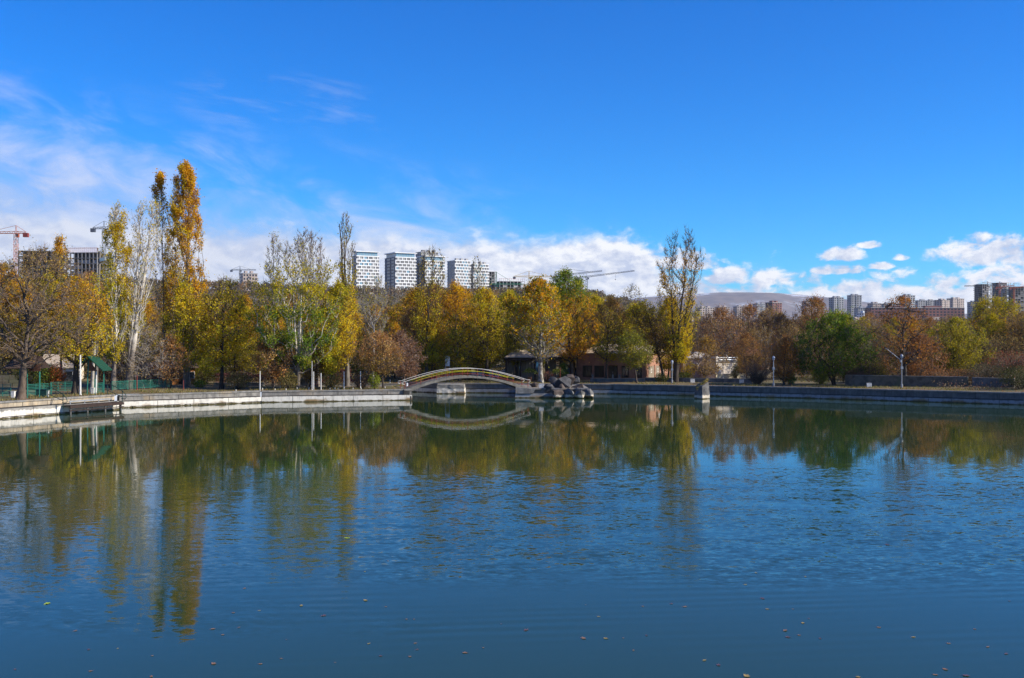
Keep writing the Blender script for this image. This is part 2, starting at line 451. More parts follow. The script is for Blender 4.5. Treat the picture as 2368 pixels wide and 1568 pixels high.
# ground: trodden earth, dry grass and leaf litter
m, N, pos = custom('earth')
f = N.noise(pos, 0.35, 6, 0.65); g = N.noise(pos, 3.0, 5, 0.7); k = N.noise(pos, 14.0, 3, 0.7)
col = N.mix(N.ss(f, 0.40, 0.62), (0.17, 0.125, 0.075), (0.12, 0.115, 0.04))
col = N.mix(N.ss(g, 0.52, 0.72), col, (0.26, 0.17, 0.075))
col = N.mix(N.ss(k, 0.56, 0.72), col, (0.07, 0.05, 0.03))
finish(N, col, 0.95, bumped(N, g, 0.05))
# mountain
m, N, pos = custom('mountain_heath')
f = N.noise(N.vm('MULTIPLY', pos, (1, 0.7, 2.5)), 0.0011, 7, 0.62); g = N.noise(pos, 0.006, 5, 0.65)
col = N.mix(N.ss(g, 0.35, 0.65), (0.22, 0.165, 0.14), (0.12, 0.10, 0.10))
zz = N.sep(pos)[2]
snow = N.ss(N.m('ADD', f, N.m('MULTIPLY', N.m('SUBTRACT', zz, 330.0), 0.0004)), 0.53, 0.60)
col = N.mix(N.m('MULTIPLY', snow, N.ss(g, 0.42, 0.60)), col, (0.72, 0.74, 0.78))
finish(N, col, 0.95)
# leaves: colour per leaf comes from the mesh
m, N, pos = custom('leaf')
at = N.n('Attribute'); at.attribute_name = 'Col'
b = N.n('BsdfPrincipled')
N.put(b.inputs['Base Color'], at.outputs['Color']); b.inputs['Roughness'].default_value = 0.7
b.inputs['Specular IOR Level'].default_value = 0.06
tr = N.n('BsdfTranslucent'); N.put(tr.inputs[0], N.mix(0.5, at.outputs['Color'], N.mix(1.0, at.outputs['Color'], (1.5, 1.25, 0.4), 'MULTIPLY')))
mx = N.n('MixShader'); mx.inputs[0].default_value = 0.38
N.t.links.new(b.outputs[0], mx.inputs[1]); N.t.links.new(tr.outputs[0], mx.inputs[2])
N.t.links.new(mx.outputs[0], N.n('OutputMaterial').inputs[0])
m, N, pos = custom('twig')
at = N.n('Attribute'); at.attribute_name = 'Col'
finish(N, at.outputs['Color'], 0.9, None, 0.05)
# poplar bark: rough grey-brown butt, chalky white stems higher up
m, N, pos = custom('bark_poplar')
oz = N.sep(N.n('TexCoord').outputs['Object'])[2]
f = N.noise(N.vm('MULTIPLY', pos, (1, 1, 0.4)), 4.0, 5, 0.6)
wh = N.mix(N.ss(f, 0.38, 0.62), (0.62, 0.57, 0.50), (0.40, 0.36, 0.31))
gr = N.mix(N.ss(f, 0.38, 0.62), (0.22, 0.18, 0.145), (0.10, 0.08, 0.065))
finish(N, N.mix(N.ss(oz, 3.2, 6.0), gr, wh), 0.9, bumped(N, f, 0.03))
# glass
def glassy(name, c, rough, spec):
    m, N, pos = custom(name)
    f = N.noise(pos, 0.25, 3)
    finish(N, N.mix(f, c, tuple(x * 0.6 for x in c)), rough, spec=spec)
glassy('tower_glass', (0.24, 0.38, 0.46), 0.12, 0.9)
glassy('tower_glass_dark', (0.12, 0.17, 0.20), 0.12, 0.8)
glassy('tower_curtain', (0.40, 0.40, 0.37), 0.3, 0.6)
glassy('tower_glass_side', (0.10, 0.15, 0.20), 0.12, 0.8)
glassy('window_glass', (0.03, 0.032, 0.035), 0.08, 0.7)
glassy('car_glass', (0.04, 0.07, 0.10), 0.05, 0.9)

# pond water: clear reflection broken by light ripples, wind-ruffled across the middle
m, N, pos = custom('pond_water')
x, y, z = N.sep(pos)
def slope(sx, sy, scale, detail, rough, seed, dist=0.0):
    v = N.xyz(N.m('MULTIPLY', x, sx), N.m('MULTIPLY', y, sy), seed)
    c = N.noise(v, scale, detail, rough, dist, out=1)
    c = N.vm('SUBTRACT', c, (0.5, 0.5, 0.5))
    a, b2, _ = N.sep(c)
    return a, b2
wl = N.noise(N.xyz(N.m('MULTIPLY', x, 0.035), N.m('MULTIPLY', y, 0.07), 1.0), 1.0, 4, 0.6)
yy = N.m('ADD', y, N.m('MULTIPLY', N.m('SUBTRACT', wl, 0.5), 18.0))
ruf = N.m('MULTIPLY', N.ss(yy, 25.5, 31.0), N.ss(yy, 56.0, 42.0))
ruf = N.m('MULTIPLY', ruf, N.ss(N.m('ADD', x, N.m('MULTIPLY', N.m('SUBTRACT', wl, 0.5), 20.0)), -15.0, 1.0, 0.28, 1.0))
ruf = N.m('MULTIPLY', ruf, N.ss(N.noise(N.xyz(N.m('MULTIPLY', x, 0.22), N.m('MULTIPLY', y, 0.45), 5.0), 1.0, 5, 0.65), 0.30, 0.62, 0.25, 1.0))
rufl = N.m('ADD', ruf, N.ss(y, 60.0, 110.0, 0.010, 0.022))
a1, b1 = slope(3.6, 6.6, 1.0, 3, 0.6, 0.0, 0.4)      # short ripples
a2, b2 = slope(0.35, 1.3, 1.0, 2, 0.5, 9.0, 0.3)      # long low swell
a3, b3 = slope(1.0, 1.7, 1.0, 4, 0.6, 4.0, 0.9)      # ruffled mottling
wt = N.n('TexWave', wave_type='BANDS', bands_direction='Y', wave_profile='SIN')
N.put(wt.inputs['Vector'], N.xyz(N.m('MULTIPLY', x, 0.22), N.m('ADD', y, N.m('MULTIPLY', x, -0.10)), 0.0))
wt.inputs['Scale'].default_value = 0.55; wt.inputs['Distortion'].default_value = 6.0
wt.inputs['Detail'].default_value = 2.5; wt.inputs['Detail Scale'].default_value = 0.55
train = N.m('MULTIPLY', N.ss(yy, 20.0, 27.0), N.ss(yy, 40.0, 30.0))
train = N.m('MULTIPLY', N.m('MULTIPLY', train, N.ss(x, -12.0, -3.0, 0.1, 1.0)), N.ss(N.noise(N.vm('MULTIPLY', pos, (0.16, 0.2, 0.0)), 1.0, 4), 0.40, 0.62))
sy_ = N.m('ADD', N.m('MULTIPLY', b1, N.m('ADD', N.ss(y, 20.0, 60.0, 0.003, 0.009), N.m('MULTIPLY', rufl, 0.46))), N.m('MULTIPLY', b2, 0.007))
sy_ = N.m('ADD', sy_, N.m('MULTIPLY', b3, N.m('MULTIPLY', ruf, 0.30)))
sy_ = N.m('ADD', sy_, N.m('MULTIPLY', N.m('SUBTRACT', wt.outputs['Fac'], 0.5), N.m('MULTIPLY', train, 0.032)))
sx_ = N.m('ADD', N.m('MULTIPLY', a1, N.m('ADD', 0.005, N.m('MULTIPLY', rufl, 0.07))), N.m('MULTIPLY', a3, N.m('MULTIPLY', ruf, 0.09)))
nrm = N.n('VectorMath', operation='NORMALIZE')
N.put(nrm.inputs[0], N.xyz(sx_, sy_, 1.0))
b = finish(N, N.mix(N.noise(N.vm('MULTIPLY', pos, (0.03, 0.06, 0.0)), 1.0, 3), (0.021, 0.052, 0.020), (0.027, 0.050, 0.014)), N.m('ADD', 0.03, N.m('MULTIPLY', ruf, 0.05)), nrm.outputs[0], 0.5)
b.inputs['IOR'].default_value = 1.37

# ------------------------------------------------------------------ the setting
LAKE = [(-32, 12), (-53, 58), (-41.5, 85), (-36.2, 96.4), (-36.9, 98.5), (-25.6, 107), (-10.6, 111), (-11.9, 116.5), (-13.4, 122), (-13, 129.3),
        (-9, 126.2), (-5.7, 126.4), (11.9, 123.6), (31.7, 115), (50.4, 103), (78, 82), (72, 40), (36, 12)]
CEN = np.array([5.0, 70.0])
def densify(pts, step=1.5, closed=True):
    out = []
    n = len(pts)
    for i in range(n if closed else n - 1):
        a, b_ = np.array(pts[i], float), np.array(pts[(i + 1) % n], float)
        k = max(1, int(np.linalg.norm(b_ - a) / step))
        for j in range(k): out.append(a + (b_ - a) * j / k)
    return np.array(out)
bd = densify(LAKE, 1.5)
ks = [1.010, 1.03, 1.06, 1.1, 1.15, 1.22, 1.3, 1.4, 1.52, 1.66, 1.85, 2.1, 2.4, 2.8, 3.4, 4.2, 5.2, 6.5, 8, 10, 12.5, 15.5, 19, 24, 30, 40, 55, 80, 130, 220, 330]
gv = []
for k in ks:
    p = CEN + (bd - CEN) * k
    gv.append(np.column_stack([p, ground_z(p[:, 0], p[:, 1]) - (0.06 if k < 1.02 else 0.0)]))
gv = np.concatenate(gv); nb = len(bd)
i = np.arange(nb); q = []
for r_ in range(len(ks) - 1):
    q.append(np.column_stack([r_ * nb + (i + 1) % nb, r_ * nb + i, (r_ + 1) * nb + i, (r_ + 1) * nb + (i + 1) % nb]))
g = link('ground', newmesh('ground', gv, [np.concatenate(q)], 'earth', True)); tag(g, kind='structure')
fix_normals(g.data)

wp = CEN + (bd - CEN) * 1.012
wv = np.column_stack([wp, np.zeros(nb)])
wv = np.vstack([wv, [[CEN[0], CEN[1], 0]]])
wq = np.column_stack([np.full(nb, nb), (i + 1) % nb, i])
wtr = link('water', newmesh('water', wv, [wq], 'pond_water')); tag(wtr, kind='structure')
fix_normals(wtr.data)
if wtr.data.polygons[0].normal.z < 0: wtr.data.flip_normals()
if g.data.polygons[0].normal.z < 0: g.data.flip_normals()

# far mountain ridge
ridge = [(-1500, 40), (-600, 60), (0, 60), (400, 70), (540, 200), (600, 300), (650, 345), (690, 360), (715, 378), (745, 388), (780, 384), (805, 366), (830, 335), (870, 285), (940, 205), (1024, 150), (1300, 160), (1900, 90)]
us = np.linspace(-1500, 1900, 341); hz = np.interp(us, [a for a, _ in ridge], [b_ for _, b_ in ridge])
hz = np.convolve(np.pad(hz, 6, 'edge'), np.ones(13) / 13, 'valid')
rows = [(7000, 0.0), (7700, 0.25), (8300, 0.55), (8800, 0.85), (9200, 1.0), (9700, 0.9), (10800, 0.4), (12500, 0.0)]
mv = []
for (Y, k) in rows:
    X = (us - 512) / FPX * 9200 * (Y / 9200) ** 0.5
    wob = np.array([mnoise.fractal(Vector((u_ * 0.022, Y * 0.0012, 3)), 1.0, 2.0, 5) for u_ in us])
    mv.append(np.column_stack([X, np.full_like(X, Y), 40 + np.maximum(0, (hz * k + wob * (55 if 0 < k < 1 else 10)))]))
mv = np.concatenate(mv); nu = len(us)
q = np.array([(r_ * nu + j, r_ * nu + j + 1, (r_ + 1) * nu + j + 1, (r_ + 1) * nu + j) for r_ in range(len(rows) - 1) for j in range(nu - 1)])
mo = link('mountain', newmesh('mountain', mv, [q], 'mountain_heath', True)); tag(mo, kind='structure')

# ------------------------------------------------------------------ embankment walls, slab by slab
BOX = {}
def unit_box(mt):
    if mt not in BOX: BOX[mt] = MB().box(-0.5, 0.5, -0.5, 0.5, -0.5, 0.5).mesh('slab', mt)
    return BOX[mt]
def slab(name, mt, parent, mid, ang, size):
    o = link(name, unit_box(mt), parent, mid, ang)
    o.scale = size
    return o
rng = random.Random(3)
def bank(pts, label, low_mat, up_mat, h_low=0.58, ledge=0.28, step_low=3.4, step_up=2.6, stones=False, ends=False):
    t = thing('embankment_wall', label, 'wall')
    body = MB()
    for (a, b_) in zip(pts[:-1], pts[1:]):
        a = np.array(a, float); b_ = np.array(b_, float)
        d = b_ - a; L = np.linalg.norm(d); d /= L
        nrm_ = np.array([d[1], -d[0]])           # towards the water (points listed left to right seen from the water)
        ang = math.atan2(d[1], d[0])
        H = GZ(*((a + b_) / 2 - nrm_ * 1.0)) + 0.02
        M = Matrix.Translation((a[0], a[1], 0)) @ Matrix.Rotation(ang, 4, 'Z')
        body.box(-0.0, L, 0.06, ledge + 0.75, -0.9, h_low - 0.05, M)
        body.box(-0.0, L, ledge + 0.06, ledge + 0.70, h_low - 0.05, H - 0.12, M)
        def place(name, mt, x0, x1, y0, y1, z0, z1):
            c = a + d * (x0 + x1) / 2 - nrm_ * (y0 + y1) / 2
            slab(name, mt, t, (c[0], c[1], (z0 + z1) / 2), ang, (x1 - x0, y1 - y0, z1 - z0))
        n = max(1, round(L / step_low))
        for i_ in range(n):
            j = rng.uniform(-0.012, 0.012)
            place('base_slab', low_mat, L * i_ / n + 0.025, L * (i_ + 1) / n - 0.025, 0.0 + j, 0.3, -0.9 if not stones else 0.16, h_low + rng.uniform(-.012, .012))
        if stones:
            x_ = 0.0
            while x_ < L - 0.3:
                w_ = min(rng.uniform(0.5, 1.3), L - x_)
                place('footing_stone', low_mat, x_ + 0.03, x_ + w_ - 0.03, rng.uniform(-0.10, 0.02), 0.3, -0.9, rng.uniform(0.08, 0.15))
                x_ += w_
        n = max(1, round(L / step_up))
        for i_ in range(n):
            j = rng.uniform(-0.01, 0.01)
            place('wall_slab', up_mat, L * i_ / n + 0.022, L * (i_ + 1) / n - 0.022, ledge + j, ledge + 0.25, h_low + 0.085, H - 0.15)
        n = max(1, round(L / 1.9))
        for i_ in range(n):
            place('coping_slab', 'coping', L * i_ / n + 0.01, L * (i_ + 1) / n - 0.01, ledge - 0.06 + rng.uniform(-.01, .01), ledge + 0.62, H - 0.115, H + 0.03 + rng.uniform(-.008, .008))
    for nx_, (px_, py_) in enumerate(pts):
        if not ends and nx_ in (0, len(pts) - 1): continue
        a = np.array(pts[max(nx_ - 1, 0)], float); b_ = np.array(pts[min(nx_ + 1, len(pts) - 1)], float); d = (b_ - a) / np.linalg.norm(b_ - a); nn = np.array([d[1], -d[0]])
        c0, c1 = np.array([px_, py_]) - nn * 0.27, np.array([px_, py_]) - nn * (ledge + 0.26)
        H = GZ(*c1) + 0.02
        MB().lathe([(0.27, -0.9), (0.27, h_low - 0.015)], c0, 10).build('corner_stone', low_mat, t)
        MB().lathe([(0.255, h_low), (0.255, H - 0.12)], c1, 10).build('corner_stone', up_mat, t)
        MB().lathe([(0.33, H - 0.118), (0.33, H + 0.02)], c1, 10).build('corner_stone', 'coping', t)
    body.build('wall_core', 'mortar', t)
    return t
bank([LAKE[1], LAKE[2], LAKE[3]], 'stepped embankment wall with bright white base beside the green railings', 'lime_stone', 'beige_slab', 0.80, 0.55, stones=True)
bank([LAKE[4], LAKE[5]], 'curving pale embankment wall below the green mesh fence', 'lime_stone', 'concrete', stones=True)
bank([LAKE[5], LAKE[6]], 'straight grey embankment wall with whitened base leading to the arched bridge', 'lime_stone', 'concrete')
bank([LAKE[6], LAKE[7], LAKE[8], LAKE[9], LAKE[10]], 'inner channel wall seen beyond the bridge near its grey end', 'lime_stone', 'concrete', 0.5, 0.2)
bank([LAKE[10], LAKE[11], LAKE[12]], 'shaded embankment wall across the channel under the bridge arch', 'lime_shade', 'concrete_dark', 0.45, 0.2)  # base and upper slabs coloured dark for the shade on this wall
bank([LAKE[12], LAKE[13], LAKE[14], LAKE[15]], 'long shaded dark embankment wall below the lamp posts', 'lime_shade', 'concrete_dark', 0.42, 0.25, 2.2, 2.2, ends=True)  # same darkened stone and concrete, shade of the bank held in the colour
# plain near shore behind the camera's view
nb_ = MB()
seq = [LAKE[15], LAKE[16], LAKE[17], LAKE[0], LAKE[1]]
for a, b_ in zip(seq[:-1], seq[1:]):
    d = Vector((b_[0] - a[0], b_[1] - a[1])); M = Matrix.Translation((a[0], a[1], 0)) @ Matrix.Rotation(math.atan2(d.y, d.x), 4, 'Z')
    nb_.box(0, d.length, 0, 0.9, -0.9, 1.25, M)
tag(nb_.build('embankment_wall', 'concrete'), 'plain concrete shore wall on the near side of the pond', 'wall')

# sunlit block of masonry standing in the channel
def rough_block(name, mt, x0, x1, y0, y1, z0, z1, seed, label, cat, taper=0.06, amp=0.10, rotz=0.0):
    import bmesh
    bm = bmesh.new(); bmesh.ops.create_cube(bm, size=1.0)
    bmesh.ops.subdivide_edges(bm, edges=bm.edges[:], cuts=9, use_grid_fill=True)
    for v in bm.verts:
        k = 1 - taper * (v.co.z + 0.5)
        p = Vector((v.co.x * k * (x1 - x0), v.co.y * k * (y1 - y0), v.co.z * (z1 - z0)))
        n_ = mnoise.fractal(p * 0.9 + Vector((seed, 0, 0)), 1.0, 2.0, 4)
        v.co = p * (1 + 0.03 * n_) + Vector((n_, -n_ * 0.6, n_ * 0.3)) * amp
    me = bpy.data.meshes.new(name); bm.to_mesh(me); bm.free()
    me.materials.append(MATS[mt])
    o = link(name, me, None, ((x0 + x1) / 2, (y0 + y1) / 2, (z0 + z1) / 2), rotz)
    return tag(o, label, cat)
rough_block('masonry_block', 'lime_stone', -8.95, -5.65, 124.0, 127.0, -0.8, 1.08, 4, 'sunlit masonry block standing out of the channel wall under the bridge', 'wall', 0.02, 0.07)

# pier that carries the far end of the bridge
t = thing('concrete_pier', 'low concrete pier between the bridge foot and the boulders', 'pier')
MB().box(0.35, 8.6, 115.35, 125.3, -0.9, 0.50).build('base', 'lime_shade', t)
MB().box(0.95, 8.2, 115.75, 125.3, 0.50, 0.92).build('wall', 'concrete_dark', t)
for i_ in range(5):
    MB().box(0.75 + 1.55 * i_, 0.75 + 1.55 * (i_ + 1) - 0.02, 115.5, 125.2, 0.925, 1.065 + rng.uniform(-.01, .01)).build('coping_slab', 'coping', t)
MB().prism([(0.40, 0.50), (2.3, 0.50), (2.6, 0.98), (0.40, 1.20)], 115.25, 117.9).build('bridge_seat', 'concrete', t)

# ------------------------------------------------------------------ arched footbridge
A = np.array([-11.35, 111.35]); Bq = np.array([1.75, 116.0])
dv_ = Bq - A; LB = float(np.linalg.norm(dv_)); angB = math.atan2(dv_[1], dv_[0])
br = thing('arched_footbridge', 'arched concrete footbridge with red posts and pale handrails', 'bridge', (A[0], A[1], 1.1), angB)
WB = 2.15
def arc(x):
    t_ = x / LB
    return 1.34 * (1 - (2 * t_ - 1) ** 2) ** 1.0 * (0.86 + 0.14 * math.sin(math.pi * t_))
NS = 40
xs = [LB * k / NS for k in range(NS + 1)]
v, f = [], []
for x_ in xs:
    zt = arc(x_) + 0.02
    th = 0.20 + 0.26 * abs(2 * x_ / LB - 1) ** 3
    for y_ in (0.0, WB): v += [(x_, y_, zt), (x_, y_, zt - th)]
for k in range(NS):
    o_ = 4 * k
    f += [(o_, o_ + 4, o_ + 6, o_ + 2), (o_ + 1, o_ + 3, o_ + 7, o_ + 5), (o_, o_ + 1, o_ + 5, o_ + 4), (o_ + 2, o_ + 6, o_ + 7, o_ + 3)]
f += [(0, 2, 3, 1), (4 * NS, 4 * NS + 1, 4 * NS + 3, 4 * NS + 2)]
mb = MB(); mb.add(v, f); dk = mb.build('deck', 'bridge_concrete', br); fix_normals(dk.data)
# stone setts of the deck edge
for k in range(26):
    x0 = LB * (k + 0.06) / 26; x1 = LB * (k + 0.94) / 26
    for y_ in (0.02, WB - 0.24):
        z0, z1 = arc(x0) + 0.021, arc(x1) + 0.021
        mb = MB(); mb.add([(x0, y_, z0), (x1, y_, z1), (x1, y_ + .22, z1), (x0, y_ + .22, z0), (x0, y_, z0 + .03), (x1, y_, z1 + .03), (x1, y_ + .22, z1 + .03), (x0, y_ + .22, z0 + .03)],
                       [(0, 3, 2, 1), (4, 5, 6, 7), (0, 1, 5, 4), (1, 2, 6, 5), (2, 3, 7, 6), (3, 0, 4, 7)])
        mb.build('edge_stone', 'bridge_concrete', br)
RH = 0.86
post_me = MB().tube([(0, 0, 0), (0, 0, RH)], 0.030, 6).mesh('post', 'red_paint')
for y_ in (0.10, WB - 0.10):
    n = 9
    px = [-0.05 + (LB + 0.1) * k / (n - 1) for k in range(n)]
    for x_ in px:
        link('post', post_me, br, (x_, y_, arc(min(max(x_, 0), LB)) + 0.02))
    xx = np.linspace(-0.25, LB + 0.25, 48)
    zz_ = np.array([arc(min(max(c, 0), LB)) for c in xx])
    top = [(c, y_, z + RH) for c, z in zip(xx, zz_)]
    l0, r0 = top[0], top[-1]
    curl_l = [(l0[0] + 0.20, y_, l0[2] - 0.30), (l0[0] + 0.02, y_, l0[2] - 0.28), (l0[0] - 0.08, y_, l0[2] - 0.15), (l0[0] - 0.06, y_, l0[2] - 0.05)]
    curl_r = [(r0[0] + 0.06, y_, r0[2] - 0.05), (r0[0] + 0.08, y_, r0[2] - 0.15), (r0[0] - 0.02, y_, r0[2] - 0.28), (r0[0] - 0.20, y_, r0[2] - 0.30)]
    MB().tube(curl_l + top + curl_r, 0.029, 8).build('handrail', 'white_rail', br, smooth=True)
    inner = [(c, y_, z + 0.56) for c, z in zip(xx, zz_) if 0.06 * LB < c < 0.9 * LB]
    MB().tube(inner, 0.024, 6).build('middle_rail', 'yellow_paint', br, smooth=True)
    inner = [(c, y_, z + 0.27) for c, z in zip(xx, zz_)]
    MB().tube(inner, 0.017, 6).build('lower_rail', 'red_paint', br, smooth=True)
# solid ramp foot on the left bank
MB().prism([(-2.4, -0.02), (0.25, -0.02), (0.25, 0.08), (-1.2, 0.02)], 0.0, WB).build('ramp', 'concrete', br)

# ------------------------------------------------------------------ boulders
def boulder(u0, u1, v0, v1, Y, mt, seed, label, depth=None, tilt=0.0):
    import bmesh
    x0, x1 = gx(u0, Y), gx(u1, Y); z1, z0 = gz(v0, Y), gz(v1, Y)
    w, h = x1 - x0, z1 - z0
    d = depth or (w + h) * 0.5
    rg = random.Random(seed)
    bm = bmesh.new()
    for _ in range(13):
        p = Vector((rg.gauss(0, 1), rg.gauss(0, 1), rg.gauss(0, 1))).normalized()
        p = Vector([math.copysign(abs(c) ** 1.0, c) for c in p])
        bm.verts.new(p)
    bmesh.ops.convex_hull(bm, input=bm.verts[:])
    for v in [v for v in bm.verts if not v.link_faces]: bm.verts.remove(v)
    bmesh.ops.triangulate(bm, faces=bm.faces[:])
    bmesh.ops.subdivide_edges(bm, edges=bm.edges[:], cuts=3, use_grid_fill=True)
    R3 = Matrix.Rotation(tilt, 3, 'Y')
    lo = Vector((9, 9, 9)); hi = -lo
    for v in bm.verts:
        n_ = mnoise.fractal(v.co * 1.5 + Vector((seed, 0, 0)), 1.0, 2.0, 5)
        v.co = R3 @ (v.co * (1 + 0.035 * n_))
        for c in range(3): lo[c] = min(lo[c], v.co[c]); hi[c] = max(hi[c], v.co[c])
    for v in bm.verts:
        for c, s in zip(range(3), (w, d, h)):
            v.co[c] = ((v.co[c] - lo[c]) / (hi[c] - lo[c]) - 0.5) * s
    bmesh.ops.recalc_face_normals(bm, faces=bm.faces)
    me = bpy.data.meshes.new('boulder'); bm.to_mesh(me); bm.free(); me.materials.append(MATS[mt])
    o = link('boulder', me, None, ((x0 + x1) / 2, Y + d * 0.2, (z0 + z1) / 2))
    return tag(o, label, 'boulder', 'boulders heaped at the end of the pier')
def z5(x): return (2000 + x * 0.2618) / 4
def w5(y): return (1350 + y * 0.2618) / 4
for (x0, x1, y0, y1, Y, mt, sd, lb, tl) in [
    (735, 900, 600, 760, 118.5, 'boulder_grey', 21, 'dark boulder tucked behind the largest slab-like boulder', 0),
    (805, 1095, 588, 790, 116.8, 'boulder_grey', 5, 'largest dark grey slanting boulder on top of the heap', 0.45),
    (990, 1155, 560, 740, 117.9, 'boulder_brown', 8, 'tall brown boulder leaning behind the largest one', 0.5),
    (1100, 1218, 588, 720, 118.8, 'boulder_grey', 13, 'upright grey boulder highest at the back of the heap', 0.2),
    (665, 838, 712, 850, 115.6, 'boulder_grey', 17, 'squarish dark boulder sitting on the pier edge', 0),
    (800, 985, 795, 950, 114.6, 'boulder_brown', 23, 'low reddish brown boulder at the waterline below the squarish one', 0),
    (970, 1140, 772, 950, 114.6, 'boulder_pale', 31, 'boulder with whitened foot in the middle of the waterline', 0.2),
    (1080, 1285, 705, 830, 116.4, 'boulder_brown', 37, 'broad dark brown boulder lying under the upright ones', 0),
    (1140, 1262, 760, 850, 115.2, 'boulder_pale', 41, 'small smooth pale grey boulder perched above the waterline', 0),
    (1130, 1310, 815, 950, 114.4, 'boulder_pale', 43, 'bright bleached boulder at the waterline catching the sun', 0),
    (1285, 1445, 780, 945, 114.7, 'boulder_pale', 47, 'cone shaped grey boulder with pale foot at the outer end', 0.15),
    (895, 1010, 700, 830, 116.0, 'boulder_brown', 53, 'dark boulder wedged beneath the largest slanting one', 0),
    (452, 582, 683, 768, 118.0, 'boulder_brown', 59, 'solitary rough brown rock lying on the pier top', 0)]:
    boulder(z5(x0), z5(x1), w5(y0), w5(y1), Y, mt, sd, lb, tilt=tl)
# rock pillar standing in the pond with a straw cap
Yp = 114.0
t = thing('rock_pillar', 'stubby rock pillar standing in the water with a straw topped crest', 'rock', (gx(702, Yp), Yp, 0))
import bmesh as _bm
bm = _bm.new(); _bm.ops.create_cube(bm, size=1.0); _bm.ops.subdivide_edges(bm, edges=bm.edges[:], cuts=8, use_grid_fill=True)
for v in bm.verts:
    z = v.co.z + 0.5
    k = 1.0 - 0.16 * z + 0.10 * math.sin(z * 3.0)
    n_ = mnoise.fractal(v.co * 2.2, 1.0, 2.0, 4)
    v.co = Vector((v.co.x * 1.18 * k + 0.08 * n_, v.co.y * 1.1 * k + 0.08 * n_, -0.6 + z * (2.0 + 0.42 * (v.co.x + 0.5))))
rot = Matrix.Rotation(R(40), 3, 'Z')
for v in bm.verts: v.co = rot @ v.co
me = bpy.data.meshes.new('rock'); bm.to_mesh(me); bm.free(); me.materials.append(MATS['boulder_pale'])
link('rock', me, t)
vv, tt = [], []
rg = np.random.default_rng(5)
for k in range(900):
    s_ = rg.uniform(-0.75, 0.75)
    c = np.array([s_ * 0.85, rg.normal(0, 0.22), 1.62 + s_ * 0.62 + rg.normal(0, 0.06)])
    dd = rg.normal(0, 1, 3) * np.array([1.0, .6, .8]); dd = dd / np.linalg.norm(dd) * rg.uniform(0.08, 0.22)
    o_ = rg.normal(0, 0.012, 3)
    vv += [c - dd, c + dd, c + o_ + np.array([0, 0, 0.03])]; tt.append((3 * k, 3 * k + 1, 3 * k + 2))
s_ = link('straw_cap', newmesh('straw_cap', np.array(vv), [np.array(tt)], 'straw'), t); s_['kind'] = 'stuff'
# ------------------------------------------------------------------ trees
GOLD = [(.68, .42, .015), (.62, .32, .015), (.50, .34, .02)]
AMBER = [(.67, .41, .012), (.58, .31, .012), (.68, .48, .02)]
YEL = [(.70, .50, .02), (.62, .46, .02), (.46, .40, .02)]
LEMON = [(.74, .58, .02), (.60, .50, .03), (.42, .42, .03)]
OLIVE = [(.44, .37, .02), (.54, .43, .02), (.27, .27, .02)]
OLGR = [(.27, .27, .02), (.38, .34, .02), (.16, .20, .02)]
GREEN = [(.12, .19, .02), (.18, .26, .025), (.34, .34, .03)]
DGREEN = [(.055, .11, .018), (.10, .17, .022), (.22, .26, .025)]
BROWN = [(.37, .23, .05), (.27, .165, .045), (.47, .31, .06)]
RUST = [(.48, .25, .08), (.38, .19, .065), (.54, .34, .12)]
BURNT = [(.46, .21, .045), (.37, .16, .04), (.32, .19, .06)]
TAN = [(.44, .31, .12), (.35, .24, .09), (.28, .19, .08)]
WINE = [(.13, .03, .04), (.18, .05, .05), (.09, .025, .035)]
TWIG_BROWN, TWIG_GREY, TWIG_PALE, TWIG_MAUVE, TWIG_DARK = (.17, .12, .09), (.23, .20, .175), (.40, .37, .33), (.20, .145, .13), (.09, .07, .055)

def snoise(p, freq, rg):
    o = np.zeros(len(p))
    for k in range(5):
        d = rg.normal(0, 1, 3); d /= np.linalg.norm(d)
        o += np.sin(p @ d * freq * (0.7 + 0.35 * k) * 2 * math.pi + rg.uniform(0, 6.28)) / (1 + 0.3 * k)
    return o / 2.4

